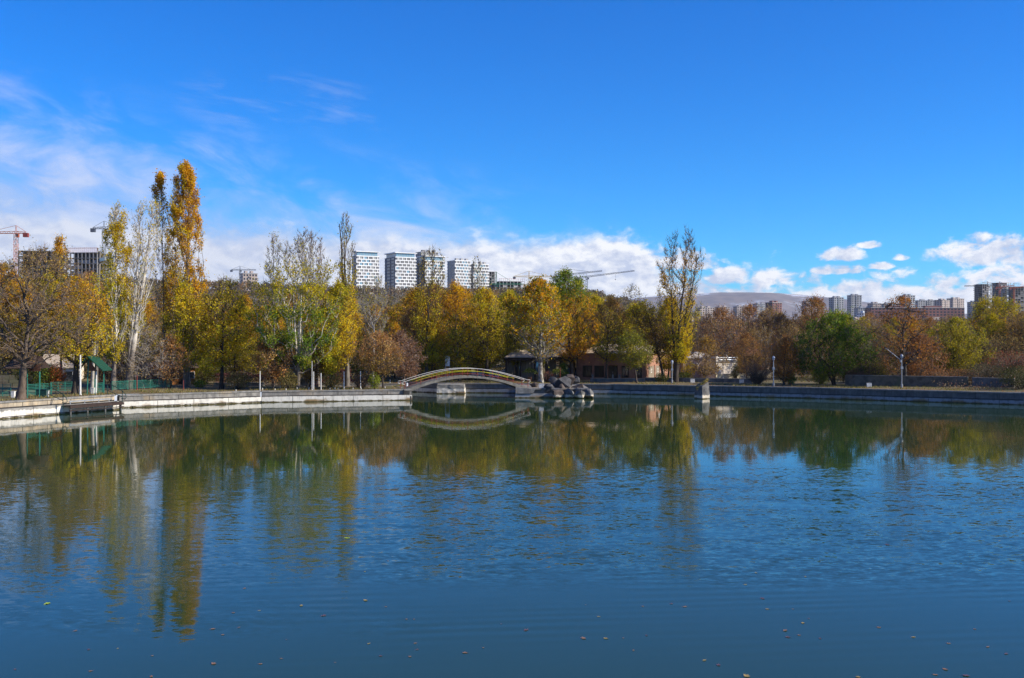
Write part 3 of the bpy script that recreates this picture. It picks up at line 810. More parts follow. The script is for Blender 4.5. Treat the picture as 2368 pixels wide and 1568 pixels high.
ENVS = {
    'round': lambda t: np.clip(np.sin(math.pi * np.clip(t, 0, 1) ** 0.8), 0, 1) ** 0.62,
    'poplar': lambda t: np.clip(t / 0.22, 0, 1) ** 0.6 * np.clip(1 - t, 0, 1) ** 0.34 * 1.1,
    'vase': lambda t: np.clip(0.30 + 0.95 * t, 0, 1) * np.clip(1 - t, 0, 1) ** 0.28,
    'spread': lambda t: np.clip(np.sin(math.pi * np.clip(t, 0, 1) ** 0.65), 0, 1) ** 0.5,
    'flame': lambda t: np.clip(t / 0.3, 0, 1) ** 0.7 * np.clip(1.08 - t, 0, 1) ** 0.75,
}
def gen_tree(seed, H, Rc, kind='round', cb=0.22, up=1.0, trunk=0.65, r0=0.22, n1=16, n2=130, n3=2600, lam=2.5, pal=BROWN, leaf=0.16,
             dens=((0, 1), (1, 1)), lean=(0, 0), clump=0.5, twigc=TWIG_BROWN, tw=0.016, stems=1, twl=1.1, flat=1.0, palmix=None, jit=0.16, coh=0.75, rise=None):
    n3 = int(n3 * 1.25)
    if rise is None: rise = {'round': .35, 'spread': .12, 'poplar': 1.5, 'vase': 1.1, 'flame': .8}[kind]
    rg = np.random.default_rng(seed)
    env = ENVS[kind]
    lean = np.array([lean[0], lean[1], 0.0])
    def axis(h):                       # crown axis at height h
        return lean * (np.clip(h / H, 0, 1) ** 1.2)[..., None] if np.ndim(h) else lean * max(0.0, min(1.0, h / H)) ** 1.2
    P, Rr = [], []
    wood = []
    # trunk(s)
    T = []
    for s in range(stems):
        K = 11; tt = np.linspace(0, 1, K)
        off = rg.normal(0, Rc * 0.22, 3) * (stems > 1); off[2] = 0
        hh = tt * H * trunk * (1 if s == 0 else rg.uniform(0.8, 1.0))
        p = np.column_stack([np.zeros(K), np.zeros(K), hh]) + axis(hh) + off * tt[:, None] ** 1.1
        w = np.cumsum(rg.normal(0, 0.018 * H * trunk / 3, (K, 3)), 0); w[:, 2] = 0; w -= w[0]
        p += w * tt[:, None]
        rad = r0 * (0.75 if s else 1.0) * (1 - 0.80 * tt ** 0.9); rad[0] *= 1.35; rad[1] *= 1.05
        T.append(p); wood.append((p[None], rad[None], 9))
    # limbs
    hs, he_ = cb * H, H
    ends, starts, ctr, r1 = [], [], [], []
    for i in range(n1):
        t = (i + rg.uniform(0.2, 0.8)) / n1
        t = t ** 0.85
        a = i * 2.399963 + rg.uniform(-0.4, 0.4)
        h = hs + t * (he_ - hs) * rg.uniform(0.86, 1.0)
        rr = Rc * env(np.array([t]))[0] * rg.uniform(0.55, 0.98)
        e = axis(h) + np.array([math.cos(a) * rr, math.sin(a) * rr * flat, h])
        tp = T[i % stems]
        zs = h - rr * up * rg.uniform(0.7, 1.25)
        zs = min(max(zs, hs * 0.75 + 0.1 * rg.random() * H), tp[-1, 2] * 0.98)
        j = np.interp(zs, tp[:, 2], np.arange(len(tp)))
        j0 = int(min(j, len(tp) - 2)); f = j - j0
        st = tp[j0] * (1 - f) + tp[j0 + 1] * f
        c = st + (e - st) * np.array([0.62, 0.62, 0.36]) if up > 0.8 else st + (e - st) * np.array([0.42, 0.42, 0.62])
        c = c + rg.normal(0, 0.07, 3) * np.linalg.norm(e - st)
        starts.append(st); ends.append(e); ctr.append(c)
        r1.append(max(0.02, r0 * 0.52 * (1 - 0.72 * zs / H) * rg.uniform(0.7, 1.1)))
    starts, ends, ctr, r1 = map(np.array, (starts, ends, ctr, r1))
    K = 9; tt = np.linspace(0, 1, K)[None, :, None]
    L1 = (1 - tt) ** 2 * starts[:, None] + 2 * tt * (1 - tt) * ctr[:, None] + tt ** 2 * ends[:, None]
    ln = np.linalg.norm(ends - starts, axis=1)[:, None, None]
    tall = kind in ('poplar', 'vase', 'flame')
    L1[:, 1:-1] += rg.normal(0, 0.011 if tall else 0.026, (n1, K - 2, 3)) * ln
    if tall: r1 = r1 * 0.62
    wood.append((L1, r1[:, None] * (1 - 0.84 * np.linspace(0, 1, K)[None]), 6))
    cand = np.concatenate([L1[:, 1:].reshape(-1, 3)] + [p[p[:, 2] > hs] for p in T])
    def sample(n, pw):
        t = rg.random(n) ** 0.9
        a = rg.uniform(0, 2 * math.pi, n)
        rr = Rc * env(t) * rg.random(n) ** pw
        h = hs + t * (he_ - hs)
        e = np.column_stack([np.cos(a) * rr, np.sin(a) * rr * flat, h]) + axis(h)
        bump_ = 1 + 0.30 * snoise(e, 0.8 / max(Rc, 1), np.random.default_rng(seed + 5)) + 0.16 * snoise(e, 2.2 / max(Rc, 1), np.random.default_rng(seed + 6))
        bump_ = np.clip(bump_, 0.45, 1.45)
        ax = axis(h); e[:, :2] = ax[:, :2] + (e[:, :2] - ax[:, :2]) * bump_[:, None]
        return e
    def attach(e, cand, maxl, pen):
        st = np.empty_like(e)
        for c0 in range(0, len(e), 800):
            d = e[c0:c0 + 800, None] - cand[None]
            dist = np.linalg.norm(d, axis=2)
            cost = dist + pen * np.maximum(0, -d[:, :, 2] + 0.25 * dist)
            st[c0:c0 + 800] = cand[np.argmin(cost, 1)]
        d = e - st; L = np.linalg.norm(d, axis=1, keepdims=True) + 1e-6
        d = d / L + np.array([0, 0, rise]); d = d / (np.linalg.norm(d, axis=1, keepdims=True) + 1e-6) * L
        e2 = st + d * np.minimum(1, maxl * rg.uniform(0.6, 1.1, L.shape) / L)
        return st, e2
    e = sample(n2, 0.45)
    st, e = attach(e, cand, 0.42 * max(Rc, H * 0.12) + 0.8, 1.2 if up > 0.8 else 0.5)
    mid = st + (e - st) * np.array([0.55, 0.55, 0.35]) + rg.normal(0, 0.06, e.shape) * np.linalg.norm(e - st, axis=1, keepdims=True)
    K = 5; tt = np.linspace(0, 1, K)[None, :, None]
    L2 = (1 - tt) ** 2 * st[:, None] + 2 * tt * (1 - tt) * mid[:, None] + tt ** 2 * e[:, None]
    L2[:, 1:-1] += rg.normal(0, 0.03, (n2, K - 2, 3)) * np.linalg.norm(e - st, axis=1)[:, None, None]
    rb = rg.uniform(0.7, 1.2, n2) * (0.05 if tall else 0.10) * r0 + 0.011
    wood.append((L2, rb[:, None] * (1 - 0.8 * np.linspace(0, 1, K)[None]), 4))
    V, Q, nv = [], [], 0
    for p, r_, m_ in wood:
        v, q = tubes(p, r_, m_); V.append(v); Q.append(q + nv); nv += len(v)
    woodmesh = (np.concatenate(V), np.concatenate(Q))
    # twigs
    cand = np.concatenate([L2[:, 1:].reshape(-1, 3), L1[:, 4:].reshape(-1, 3)])
    e = sample(n3, 0.40)
    keep = np.where(snoise(L2[:, -1], 0.30, np.random.default_rng(seed + 9)) > -0.35)[0]
    nc = int(n3 * 0.62)
    e[:nc] = L2[rg.choice(keep, nc), rg.integers(2, 5, nc)] + rg.normal(0, 1, (nc, 3)) * (0.22 + 0.055 * Rc)
    st, e = attach(e, cand, twl, 0.8 if up > 0.8 else 0.3)
    side = np.cross(e - st, rg.normal(0, 1, e.shape)); side /= np.linalg.norm(side, axis=1, keepdims=True) + 1e-9
    w = tw * rg.uniform(0.6, 1.3, (n3, 1))
    midp = st + (e - st) * 0.5 + rg.normal(0, 0.08, e.shape) * np.linalg.norm(e - st, axis=1, keepdims=True)
    tv = np.stack([st - side * w, st + side * w, midp + side * w * 0.6, midp - side * w * 0.6, e], 1).reshape(-1, 3)
    b = np.arange(n3) * 5
    tq = np.column_stack([b, b + 1, b + 2, b + 3]); t3 = np.column_stack([b + 3, b + 2, b + 4])
    tcol = np.repeat(np.array(twigc)[None] * rg.uniform(0.7, 1.3, (n3, 1)), 5, 0)
    # leaves
    hf = np.clip(e[:, 2] / H, 0, 1)
    dl = np.interp(hf, [a for a, _ in dens], [c for _, c in dens])
    cl = snoise(e, 0.55, np.random.default_rng(seed + 11))
    dl = dl * np.clip(1 + clump * 1.6 * cl, 0, 3) * lam
    cnt = rg.poisson(dl)
    ix = np.repeat(np.arange(n3), cnt); n = len(ix)
    u = rg.uniform(0.25, 1.1, (n, 1))
    c = st[ix] + (e[ix] - st[ix]) * u + rg.normal(0, jit, (n, 3))
    ax1 = rg.normal(0, 1, (n, 3)); ax1 /= np.linalg.norm(ax1, axis=1, keepdims=True)
    ax2 = np.cross(ax1, rg.normal(0, 1, (n, 3))); ax2 /= np.linalg.norm(ax2, axis=1, keepdims=True)
    s = leaf * rg.uniform(0.6, 1.25, (n, 1)) * 0.5
    ax1 = ax1 * s; ax2 = ax2 * s * 0.68
    lv = np.stack([c - ax1, c + ax2 - ax1 * 0.1, c + ax1, c - ax2 - ax1 * 0.1], 1).reshape(-1, 3)
    lb = np.arange(n) * 4 + len(tv)
    lq = np.column_stack([lb, lb + 1, lb + 2, lb + 3])
    pa = np.array(pal)
    coh_n = 0.5 + 0.5 * np.clip(snoise(c, 0.35, np.random.default_rng(seed + 17)), -1, 1)
    val = np.clip(coh * coh_n + (1 - coh) * rg.random(n), 0, 0.9999)
    ci = np.minimum((val * len(pa)).astype(int), len(pa) - 1)
    lc = pa[ci]
    if palmix is not None:           # second palette taking over with height (lo, hi)
        pb, lo, hi = palmix
        pb = np.array(pb)
        k = np.clip((c[:, 2] / H - lo) / (hi - lo), 0, 1) + rg.normal(0, 0.18, n)
        lc = np.where((k > 0.5)[:, None], pb[np.minimum(ci, len(pb) - 1)], lc)
    lc = lc * rg.uniform(0.72, 1.25, (n, 1)) * (1 + rg.normal(0, 0.05, (n, 3)))
    lc = np.repeat(np.clip(lc, 0.005, 0.8), 4, 0)
    crown = (np.concatenate([tv, lv]), tq, t3, lq, np.concatenate([tcol, lc]))
    return woodmesh, crown

def tree_meshes(bark, **kw):
    wd, (cv, tq, t3, lq, cc) = gen_tree(**kw)
    trunk = newmesh('trunk', wd[0], [wd[1]], bark, True)
    q4 = np.concatenate([tq, lq]) if len(lq) else tq
    mi = np.concatenate([np.ones(len(tq)), np.zeros(len(lq)), np.ones(len(t3))])
    crown = newmesh('crown', cv, [q4, t3], ['leaf', 'twig'], False, mi, cc)
    return trunk, crown
def plant_tree(name, label, cat, loc, meshes, group=None, rotz=0.0, scale=1.0):
    o = thing(name, label, cat, loc, rotz, group)
    if scale != 1.0: o.scale = (scale,) * 3 if np.isscalar(scale) else scale
    link('trunk', meshes[0], o); link('crown', meshes[1], o)
    return o
SEED = [100]
def T(name, label, bx, Y, topy, cx, cw, cat='tree', bark='bark_brown', group=None, **kw):
    """bx, topy, cx, cw: pixels of the 2367 wide view of the photograph; Y distance"""
    k = SCL * Y / FPX
    X = gx(bx * SCL, Y); z0 = GZ(X, Y) - 0.08
    H = gz(topy * SCL, Y) - z0
    SEED[0] += 1
    kw.setdefault('lean', ((cx - bx) * k, 0))
    me = tree_meshes(bark, seed=kw.pop('seed', SEED[0]), H=H, Rc=cw * 0.5 * k, **kw)
    return plant_tree(name, label, cat, (X, Y, z0), me, group)

# --- left bank
T('broad_tree', 'broad half-bare brown tree at the far edge with a leaning pale trunk', 48, 90, 578, 92, 320, kind='spread', cb=0.28, up=0.7, trunk=0.55, r0=0.38, n1=24, n2=260, n3=5200,
  lam=0.95, pal=BROWN, palmix=(TAN, 0.5, 1.2), twigc=(.17, .125, .095), bark='bark_brown', dens=((0, .6), (.4, 1), (1, .9)), leaf=.15, clump=.7, twl=1.3)
T('slender_tree', 'slim yellow-topped tree rising behind the broad brown tree', 140, 118, 552, 142, 95, kind='flame', cb=0.45, up=1.6, r0=0.16, n1=18, n2=110, n3=1900, lam=2.0, pal=YEL, palmix=(GOLD, .6, 1.1), twigc=TWIG_BROWN, clump=.7)
T('yellow_tree', 'yellow leaved tree with straight dark trunk beside the white pole', 175, 98, 655, 182, 175, kind='round', cb=0.30, up=1.0, trunk=.7, r0=0.36, n1=20, n2=190, n3=3600, lam=2.6, pal=YEL, palmix=(GOLD, .3, 1.0), twigc=TWIG_BROWN, bark='bark_dark', clump=.7)
T('birch_tree', 'thin pale stemmed tree inside the green roofed shelter', 214, 101, 640, 222, 90, kind='flame', cb=0.42, up=1.4, r0=0.24, n1=12, n2=70, n3=900, lam=1.6, pal=OLIVE, bark='bark_pale', clump=.8)
T('poplar_tree', 'yellow-green poplar with open pale stems left of the bare white one', 262, 106, 470, 272, 92, kind='poplar', cb=0.16, up=3.6, trunk=.93, r0=0.24, n1=38, n2=230, n3=3600, lam=3.0, pal=YEL, palmix=(OLIVE, .75, .2), bark='bark_poplar', twigc=TWIG_PALE, clump=.85, leaf=.17, stems=2,
  dens=((0, .8), (.7, 1.2), (.86, .9), (1, .15)))
T('poplar_tree', 'bare white-stemmed poplar with fanned branches and thick leaning trunk', 296, 107, 465, 346, 120, kind='vase', cb=0.24, up=3.0, trunk=.8, r0=0.40, n1=44, n2=320, n3=4600, lam=0.35, pal=YEL, bark='bark_poplar', twigc=(.44, .41, .37), clump=.9, stems=3, tw=.017)
T('thicket_tree', 'grey tangle of bare drooping twigs around the leaning trunk', 330, 109, 755, 325, 175, kind='spread', cb=0.18, up=0.4, trunk=.5, r0=0.16, n1=22, n2=170, n3=4200, lam=0.35, pal=TAN, bark='bark_grey', twigc=(.27, .235, .205), tw=.017, twl=1.4)
T('poplar_tree', 'tallest poplar with dense orange-gold column of leaves', 432, 116, 384, 430, 104, kind='poplar', cb=0.16, up=5.0, trunk=.95, r0=0.34, n1=50, n2=400, n3=7000, lam=3.0, pal=AMBER, palmix=(YEL, .45, .15), bark='bark_grey', twigc=TWIG_GREY, clump=.75, leaf=.18,
  dens=((0, .9), (.45, .95), (.62, .75), (.8, 1.3), (1, 1.3)))
T('poplar_tree', 'narrow poplar with a small orange tip close beside the tallest one', 382, 117, 402, 368, 52, kind='poplar', cb=0.20, up=6.0, trunk=.97, r0=0.11, n1=28, n2=150, n3=1500, lam=2.0, pal=GOLD, bark='bark_grey', twigc=TWIG_GREY, clump=.6, leaf=.18,
  dens=((0, .8), (.5, .8), (.62, .4), (.76, .5), (.84, 1.7), (1, 2.0)))
T('poplar_tree', 'half-bare silvery poplar stem with few leaves left of the tallest one', 400, 119, 440, 402, 62, kind='poplar', cb=0.2, up=5.0, trunk=.95, r0=0.16, n1=28, n2=200, n3=3200, lam=1.2, pal=YEL, bark='bark_pale', twigc=TWIG_PALE, clump=.9, dens=((0, 3), (.5, 2.4), (.66, 1.0), (.8, .4), (1, .3)))
T('yellow_green_tree', 'leafy yellow-green tree at the foot of the tallest poplar', 425, 112, 655, 428, 110, kind='round', cb=0.18, up=1.2, trunk=.75, r0=0.17, n1=18, n2=160, n3=3000, lam=3.0, pal=OLIVE, palmix=(YEL, .4, 1.0), bark='bark_grey', clump=.7)
T('yellow_tree', 'bright yellow spreading tree standing alone at the wall', 512, 112.5, 640, 520, 150, kind='round', cb=0.20, up=0.9, trunk=.7, r0=0.24, n1=22, n2=220, n3=4600, lam=3.3, pal=YEL, palmix=(OLIVE, .5, 1.3), bark='bark_dark', twigc=TWIG_BROWN, clump=.75, dens=((0, 1.2), (.6, 1.1), (.82, .8), (.9, .12), (1, .1)))
T('small_tree', 'brown twiggy small tree left of the bright yellow tree', 395, 110, 780, 395, 90, kind='round', cb=0.15, up=.8, trunk=.6, r0=0.10, n1=14, n2=110, n3=2400, lam=0.8, pal=RUST, bark='bark_dark', twigc=TWIG_BROWN)
T('small_tree', 'rusty small tree with twin thin stems between two white posts', 632, 110.5, 770, 628, 105, kind='round', cb=0.22, up=.8, trunk=.6, r0=0.085, n1=16, n2=130, n3=2200, lam=1.7, pal=RUST, bark='bark_dark', twigc=TWIG_BROWN, stems=2, leaf=.19)
T('large_tree', 'large tree with pale ascending limbs and fresh green lower leaves', 687, 111.8, 560, 690, 235, kind='round', cb=0.15, up=1.7, trunk=.72, r0=0.25, n1=34, n2=340, n3=6200, lam=3.0, pal=GREEN, palmix=(OLIVE, .35, .75), bark='bark_poplar', twigc=TWIG_GREY, clump=1.0, stems=4, leaf=.19, rise=.8,
  dens=((0, 1.5), (.5, 1.4), (.68, 1.2), (.80, .5), (.88, .06), (1, .03)))
T('bare_tree', 'leafless grey-brown tree crown above the green limbs', 735, 118, 537, 715, 120, kind='vase', cb=0.45, up=1.8, trunk=.6, r0=0.22, n1=26, n2=240, n3=4200, lam=0.10, pal=BROWN, bark='bark_grey', twigc=(.24, .19, .165), tw=.016)
T('bare_tree', 'smaller leafless crown with feathery upright twigs beside the big bare one', 632, 119, 535, 635, 75, kind='flame', cb=0.5, up=2.2, trunk=.75, r0=0.16, n1=18, n2=130, n3=2000, lam=0.2, pal=OLIVE, bark='bark_grey', twigc=(.24, .20, .18))
T('yellow_tree', 'golden yellow tree close to the bare-topped poplar', 765, 115, 660, 785, 125, kind='round', cb=0.16, up=1.0, trunk=.65, r0=0.16, n1=20, n2=190, n3=4000, lam=2.7, pal=YEL, palmix=(OLIVE, .5, 1.2), bark='bark_brown', clump=.8)
T('poplar_tree', 'poplar with bare spiky tips over a narrow yellow column', 803, 119, 488, 800, 58, kind='poplar', cb=0.14, up=5.0, trunk=.93, r0=0.26, n1=34, n2=200, n3=2900, lam=2.9, pal=GOLD, palmix=(OLIVE, .2, .75), bark='bark_grey', twigc=TWIG_BROWN, clump=.6, stems=3, dens=((0, 1), (.5, 1.3), (.68, .8), (.74, .12), (1, .04)))
T('lemon_bush_tree', 'small lemon yellow tree glowing among brown ones', 762, 113.5, 760, 762, 62, kind='round', cb=0.25, up=.8, trunk=.6, r0=0.07, n1=12, n2=90, n3=1500, lam=4.0, pal=LEMON, bark='bark_dark')
T('small_tree', 'brown leaved small tree behind the tall white post', 715, 114.5, 790, 735, 110, kind='round', cb=0.2, up=.7, trunk=.6, r0=0.09, n1=14, n2=110, n3=2200, lam=1.2, pal=BROWN, palmix=(TAN, .4, .9), bark='bark_dark', twigc=TWIG_BROWN)
T('leaning_tree', 'small reddish brown tree leaning by the bridge ramp', 886, 112.5, 775, 890, 140, kind='round', cb=0.30, up=.7, trunk=.62, r0=0.13, n1=18, n2=150, n3=3400, lam=1.8, pal=BROWN, palmix=(RUST, .4, .9), bark='bark_dark', twigc=(.20, .14, .11), lean=(-0.6, 0))
T('feathery_tree', 'dusty pinkish brown feathery tree over the bridge start', 935, 121, 770, 930, 95, kind='round', cb=0.18, up=.6, trunk=.6, r0=0.10, n1=16, n2=140, n3=3600, lam=1.7, pal=[(.30, .17, .10), (.24, .13, .08), (.34, .21, .13)], bark='bark_grey', twigc=(.25, .18, .15))
T('bare_tree', 'pale bare forked tree before the nearest white tower', 862, 130, 640, 872, 110, kind='vase', cb=0.3, up=1.6, trunk=.6, r0=0.20, n1=20, n2=150, n3=2200, lam=0.3, pal=OLIVE, bark='bark_pale', twigc=TWIG_GREY)
# --- centre
T('dark_limbed_tree', 'tall tree with dark bare crown over olive lower leaves behind the bridge', 985, 132, 578, 998, 130, kind='vase', cb=0.12, up=1.5, trunk=.72, r0=0.24, n1=26, n2=230, n3=4200, lam=2.7, pal=OLIVE, palmix=(YEL, .25, .6), bark='bark_dark', twigc=TWIG_DARK, clump=.8, dens=((0, 1.3), (.5, 1.0), (.62, .5), (.75, .15), (1, .08)))
T('olive_tree', 'wide olive and gold tree behind the crown of the bridge', 1062, 134, 660, 1050, 125, kind='round', cb=0.12, up=1.0, trunk=.7, r0=0.20, n1=22, n2=210, n3=4600, lam=2.4, pal=OLIVE, palmix=(GOLD, .3, .9), bark='bark_dark', clump=.8)
T('bare_tree', 'thin bare treetop sticking up before the farther white tower', 1105, 150, 592, 1102, 75, kind='flame', cb=0.55, up=1.4, trunk=.7, r0=0.18, n1=14, n2=110, n3=1400, lam=0.25, pal=OLIVE, bark='bark_dark', twigc=TWIG_DARK)
T('twin_trunk_tree', 'shady olive-gold tree with two dark trunks behind the bridge end', 1125, 136, 672, 1118, 130, kind='round', cb=0.24, up=1.1, trunk=.7, r0=0.26, n1=22, n2=220, n3=4800, lam=2.6, pal=OLIVE, palmix=(YEL, .4, .9), bark='bark_dark', stems=2, clump=.75)
T('plane_tree', 'plane tree with mottled pale trunk and orange-gold crown above the boulders', 1250, 128.5, 648, 1245, 150, kind='round', cb=0.24, up=1.15, trunk=.62, r0=0.32, n1=26, n2=240, n3=4600, lam=2.3, pal=[AMBER[0], GOLD[2], OLGR[0], AMBER[1], GOLD[0]], palmix=([GOLD[0], GOLD[1], OLIVE[2], GOLD[0], AMBER[0]], .3, .8), bark='bark_plane', twigc=(.25, .23, .20), leaf=.22, clump=.95, dens=((0, .05), (.38, .15), (.55, .8), (.7, 1.7), (1, 1.9)))
T('green_gold_tree', 'tall green-topped tree behind the plane tree', 1322, 138, 630, 1310, 175, kind='round', cb=0.20, up=1.2, trunk=.75, r0=0.26, n1=26, n2=260, n3=5600, lam=2.8, pal=GOLD, palmix=(GREEN, .55, .95), bark='bark_dark', leaf=.2, clump=.8)
T('olive_tree', 'dark olive tree standing left of the plane tree over the tent roof', 1195, 140, 690, 1180, 120, kind='round', cb=0.2, up=1.0, trunk=.7, r0=0.2, n1=18, n2=170, n3=3800, lam=2.6, pal=OLGR, palmix=(GOLD, .6, 1.2), bark='bark_dark')
T('brown_tree', 'brownish tree over the brick building front', 1400, 133, 690, 1410, 110, kind='round', cb=0.26, up=.9, trunk=.65, r0=0.18, n1=20, n2=180, n3=3600, lam=1.6, pal=OLIVE, palmix=(BROWN, .3, .9), bark='bark_dark', clump=.8)
T('small_tree', 'small yellow-green tree growing before the brick building windows', 1472, 128, 772, 1455, 90, kind='spread', cb=0.36, up=.7, trunk=.62, r0=0.10, n1=14, n2=110, n3=2300, lam=2.8, pal=[(.30, .28, .03), (.22, .23, .03), (.40, .34, .04)], bark='bark_brown')
T('bare_tree', 'pale leafless tree rising behind the brick building', 1465, 150, 655, 1462, 95, kind='spread', cb=0.4, up=1.1, trunk=.65, r0=0.17, n1=18, n2=130, n3=1700, lam=0.15, pal=OLIVE, bark='bark_grey', twigc=TWIG_GREY)
T('leaning_tree', 'dark bronze tree leaning left from the brick building corner', 1535, 131, 695, 1488, 110, kind='round', cb=0.35, up=.9, trunk=.7, r0=0.20, n1=18, n2=160, n3=3400, lam=2.2, pal=[(.13, .08, .03), (.20, .13, .03), (.28, .20, .03)], palmix=(OLIVE, .6, 1.1), bark='bark_dark', clump=.8)
T('tall_sparse_tree', 'tall upright tree with bare tips and golden skirt behind the first lamp post', 1562, 130, 540, 1580, 172, kind='vase', cb=0.12, up=1.7, trunk=.70, r0=0.30, n1=40, n2=360, n3=6000, lam=1.9, pal=YEL, palmix=(GOLD, .35, .8), bark='bark_dark', twigc=TWIG_DARK, clump=.8, stems=3, dens=((0, 1.7), (.42, 1.6), (.55, .75), (.75, .55), (.88, .12), (1, .03)))
T('yellow_tree', 'yellow tree filling in beneath the tall sparse tree', 1545, 134, 690, 1552, 105, kind='round', cb=0.15, up=1.0, trunk=.65, r0=0.15, n1=18, n2=160, n3=3600, lam=3.0, pal=YEL, bark='bark_brown', clump=.8)
T('small_tree', 'thin brown trees clump in front of the pink wall', 1630, 132, 785, 1632, 100, kind='round', cb=0.16, up=.8, trunk=.6, r0=0.09, n1=16, n2=130, n3=2600, lam=1.1, pal=TAN, palmix=(BROWN, .3, .9), bark='bark_dark', stems=3, twigc=(.22, .165, .13))
# --- right bank
for (bx, Y, ty, cw, lb, pl) in [(1665, 150, 715, 130, 'rust brown tree just right of the tall sparse tree', RUST), (1735, 156, 708, 140, 'mauve-brown half bare tree behind the white building', RUST),
                                (1800, 152, 728, 130, 'dull brown bare tree behind the maroon gazebo', BROWN)]:
    T('brown_tree', lb, bx, Y, ty, bx, cw, kind='round', cb=0.14, up=.8, trunk=.6, r0=0.2, n1=22, n2=240, n3=5200, lam=1.1, pal=pl, bark='bark_brown', twigc=(.21, .15, .135), tw=.018, clump=.8)
T('small_tree', 'rusty young tree by the second lamp post', 1812, 122, 782, 1815, 72, kind='round', cb=0.08, up=.9, trunk=.65, r0=0.13, n1=14, n2=120, n3=2200, lam=2.0, pal=BURNT, bark='bark_dark', twigc=TWIG_BROWN)
T('brown_tree', 'orange-brown treetop above the dark green tree', 1880, 150, 690, 1880, 115, kind='round', cb=0.3, up=1.0, trunk=.65, r0=0.2, n1=18, n2=170, n3=3400, lam=1.7, pal=BURNT, palmix=(OLIVE, .7, .3), bark='bark_dark')
T('green_tree', 'dense dark green rounded tree on the grassy bank', 1928, 122, 728, 1930, 205, kind='spread', cb=0.14, up=.8, trunk=.6, r0=0.2, n1=22, n2=240, n3=5600, lam=2.9, pal=DGREEN, palmix=(GREEN, .6, 1.1), bark='bark_dark', leaf=.19, clump=1.0, stems=4, rise=.2)
T('gnarled_tree', 'gnarled dark tree with bare crooked limbs behind the last lamp post', 2092, 117, 690, 2085, 165, kind='spread', cb=0.30, up=.8, trunk=.6, r0=0.34, n1=20, n2=190, n3=3000, lam=0.8, pal=BURNT, bark='bark_dark', twigc=(.17, .12, .10), clump=1.0, leaf=.2)
T('small_tree', 'copper leaved drooping tree right of the gnarled dark one', 2130, 119, 775, 2130, 110, kind='round', cb=0.06, up=.6, trunk=.6, r0=0.10, n1=18, n2=160, n3=3200, lam=2.0, pal=[(.40, .20, .09), (.32, .15, .06), (.28, .15, .08)], bark='bark_brown', twigc=TWIG_BROWN)
T('yellow_green_tree', 'bushy yellow-green tree near the reddish slope', 2205, 124, 738, 2210, 155, kind='round', cb=0.10, up=.8, trunk=.6, r0=0.18, n1=24, n2=250, n3=5200, lam=3.2, pal=[(.30, .27, .03), (.40, .34, .03), (.20, .20, .03)], bark='bark_dark', clump=.8)
T('golden_tree', 'golden brown tree with loose top at the far edge behind the slope', 2300, 145, 690, 2300, 175, kind='spread', cb=0.16, up=.8, trunk=.6, r0=0.22, n1=24, n2=250, n3=5200, lam=2.0, pal=GOLD, palmix=(OLIVE, .3, .9), bark='bark_brown', clump=.9)
T('brown_tree', 'thin orange-brown tree against the red apartment block', 2010, 150, 735, 2010, 120, kind='round', cb=0.2, up=.8, trunk=.6, r0=0.16, n1=18, n2=160, n3=3400, lam=0.9, pal=TAN, bark='bark_grey', twigc=(.24, .19, .17))

# --- wood behind the first row: a few kinds, repeated
VAR = []
for i_, (kd, pl, pm, lam_, tcx, bk, H_, R_, cb_) in enumerate([
    ('round', BROWN, (RUST, .4, .9), 1.3, TWIG_BROWN, 'bark_brown', 13, 4.6, .12), ('round', OLIVE, (GOLD, .4, .9), 2.2, TWIG_BROWN, 'bark_dark', 13.5, 4.2, .12),
    ('vase', TAN, (BROWN, .3, .8), 0.5, TWIG_GREY, 'bark_grey', 14, 4.2, .2), ('round', OLGR, (OLIVE, .4, .9), 2.4, TWIG_DARK, 'bark_dark', 12, 4.4, .1),
    ('round', RUST, (TAN, .4, .9), 1.2, (.21, .15, .135), 'bark_brown', 11, 4.8, .1), ('spread', BROWN, None, 0.35, (.21, .17, .15), 'bark_grey', 12, 4.6, .14)]):
    VAR.append(tree_meshes(bk, seed=900 + i_, H=H_, Rc=R_, kind=kd, cb=cb_, up=.9, trunk=.65, r0=0.2, n1=20, n2=190, n3=4200, lam=lam_, pal=pl, palmix=pm, twigc=tcx, tw=.02, leaf=.2))
VNAME = [('brown_tree', 'brown leaved tree in the dense wood behind the bank'), ('olive_tree', 'olive-gold tree in the dense wood behind the bank'), ('bare_tree', 'bare grey tree in the dense wood behind the bank'),
         ('dark_tree', 'dark olive tree in the dense wood behind the bank'), ('rusty_tree', 'rusty brown tree in the dense wood behind the bank'), ('bare_tree', 'leafless spreading tree in the dense wood behind the bank')]
rg = random.Random(11)
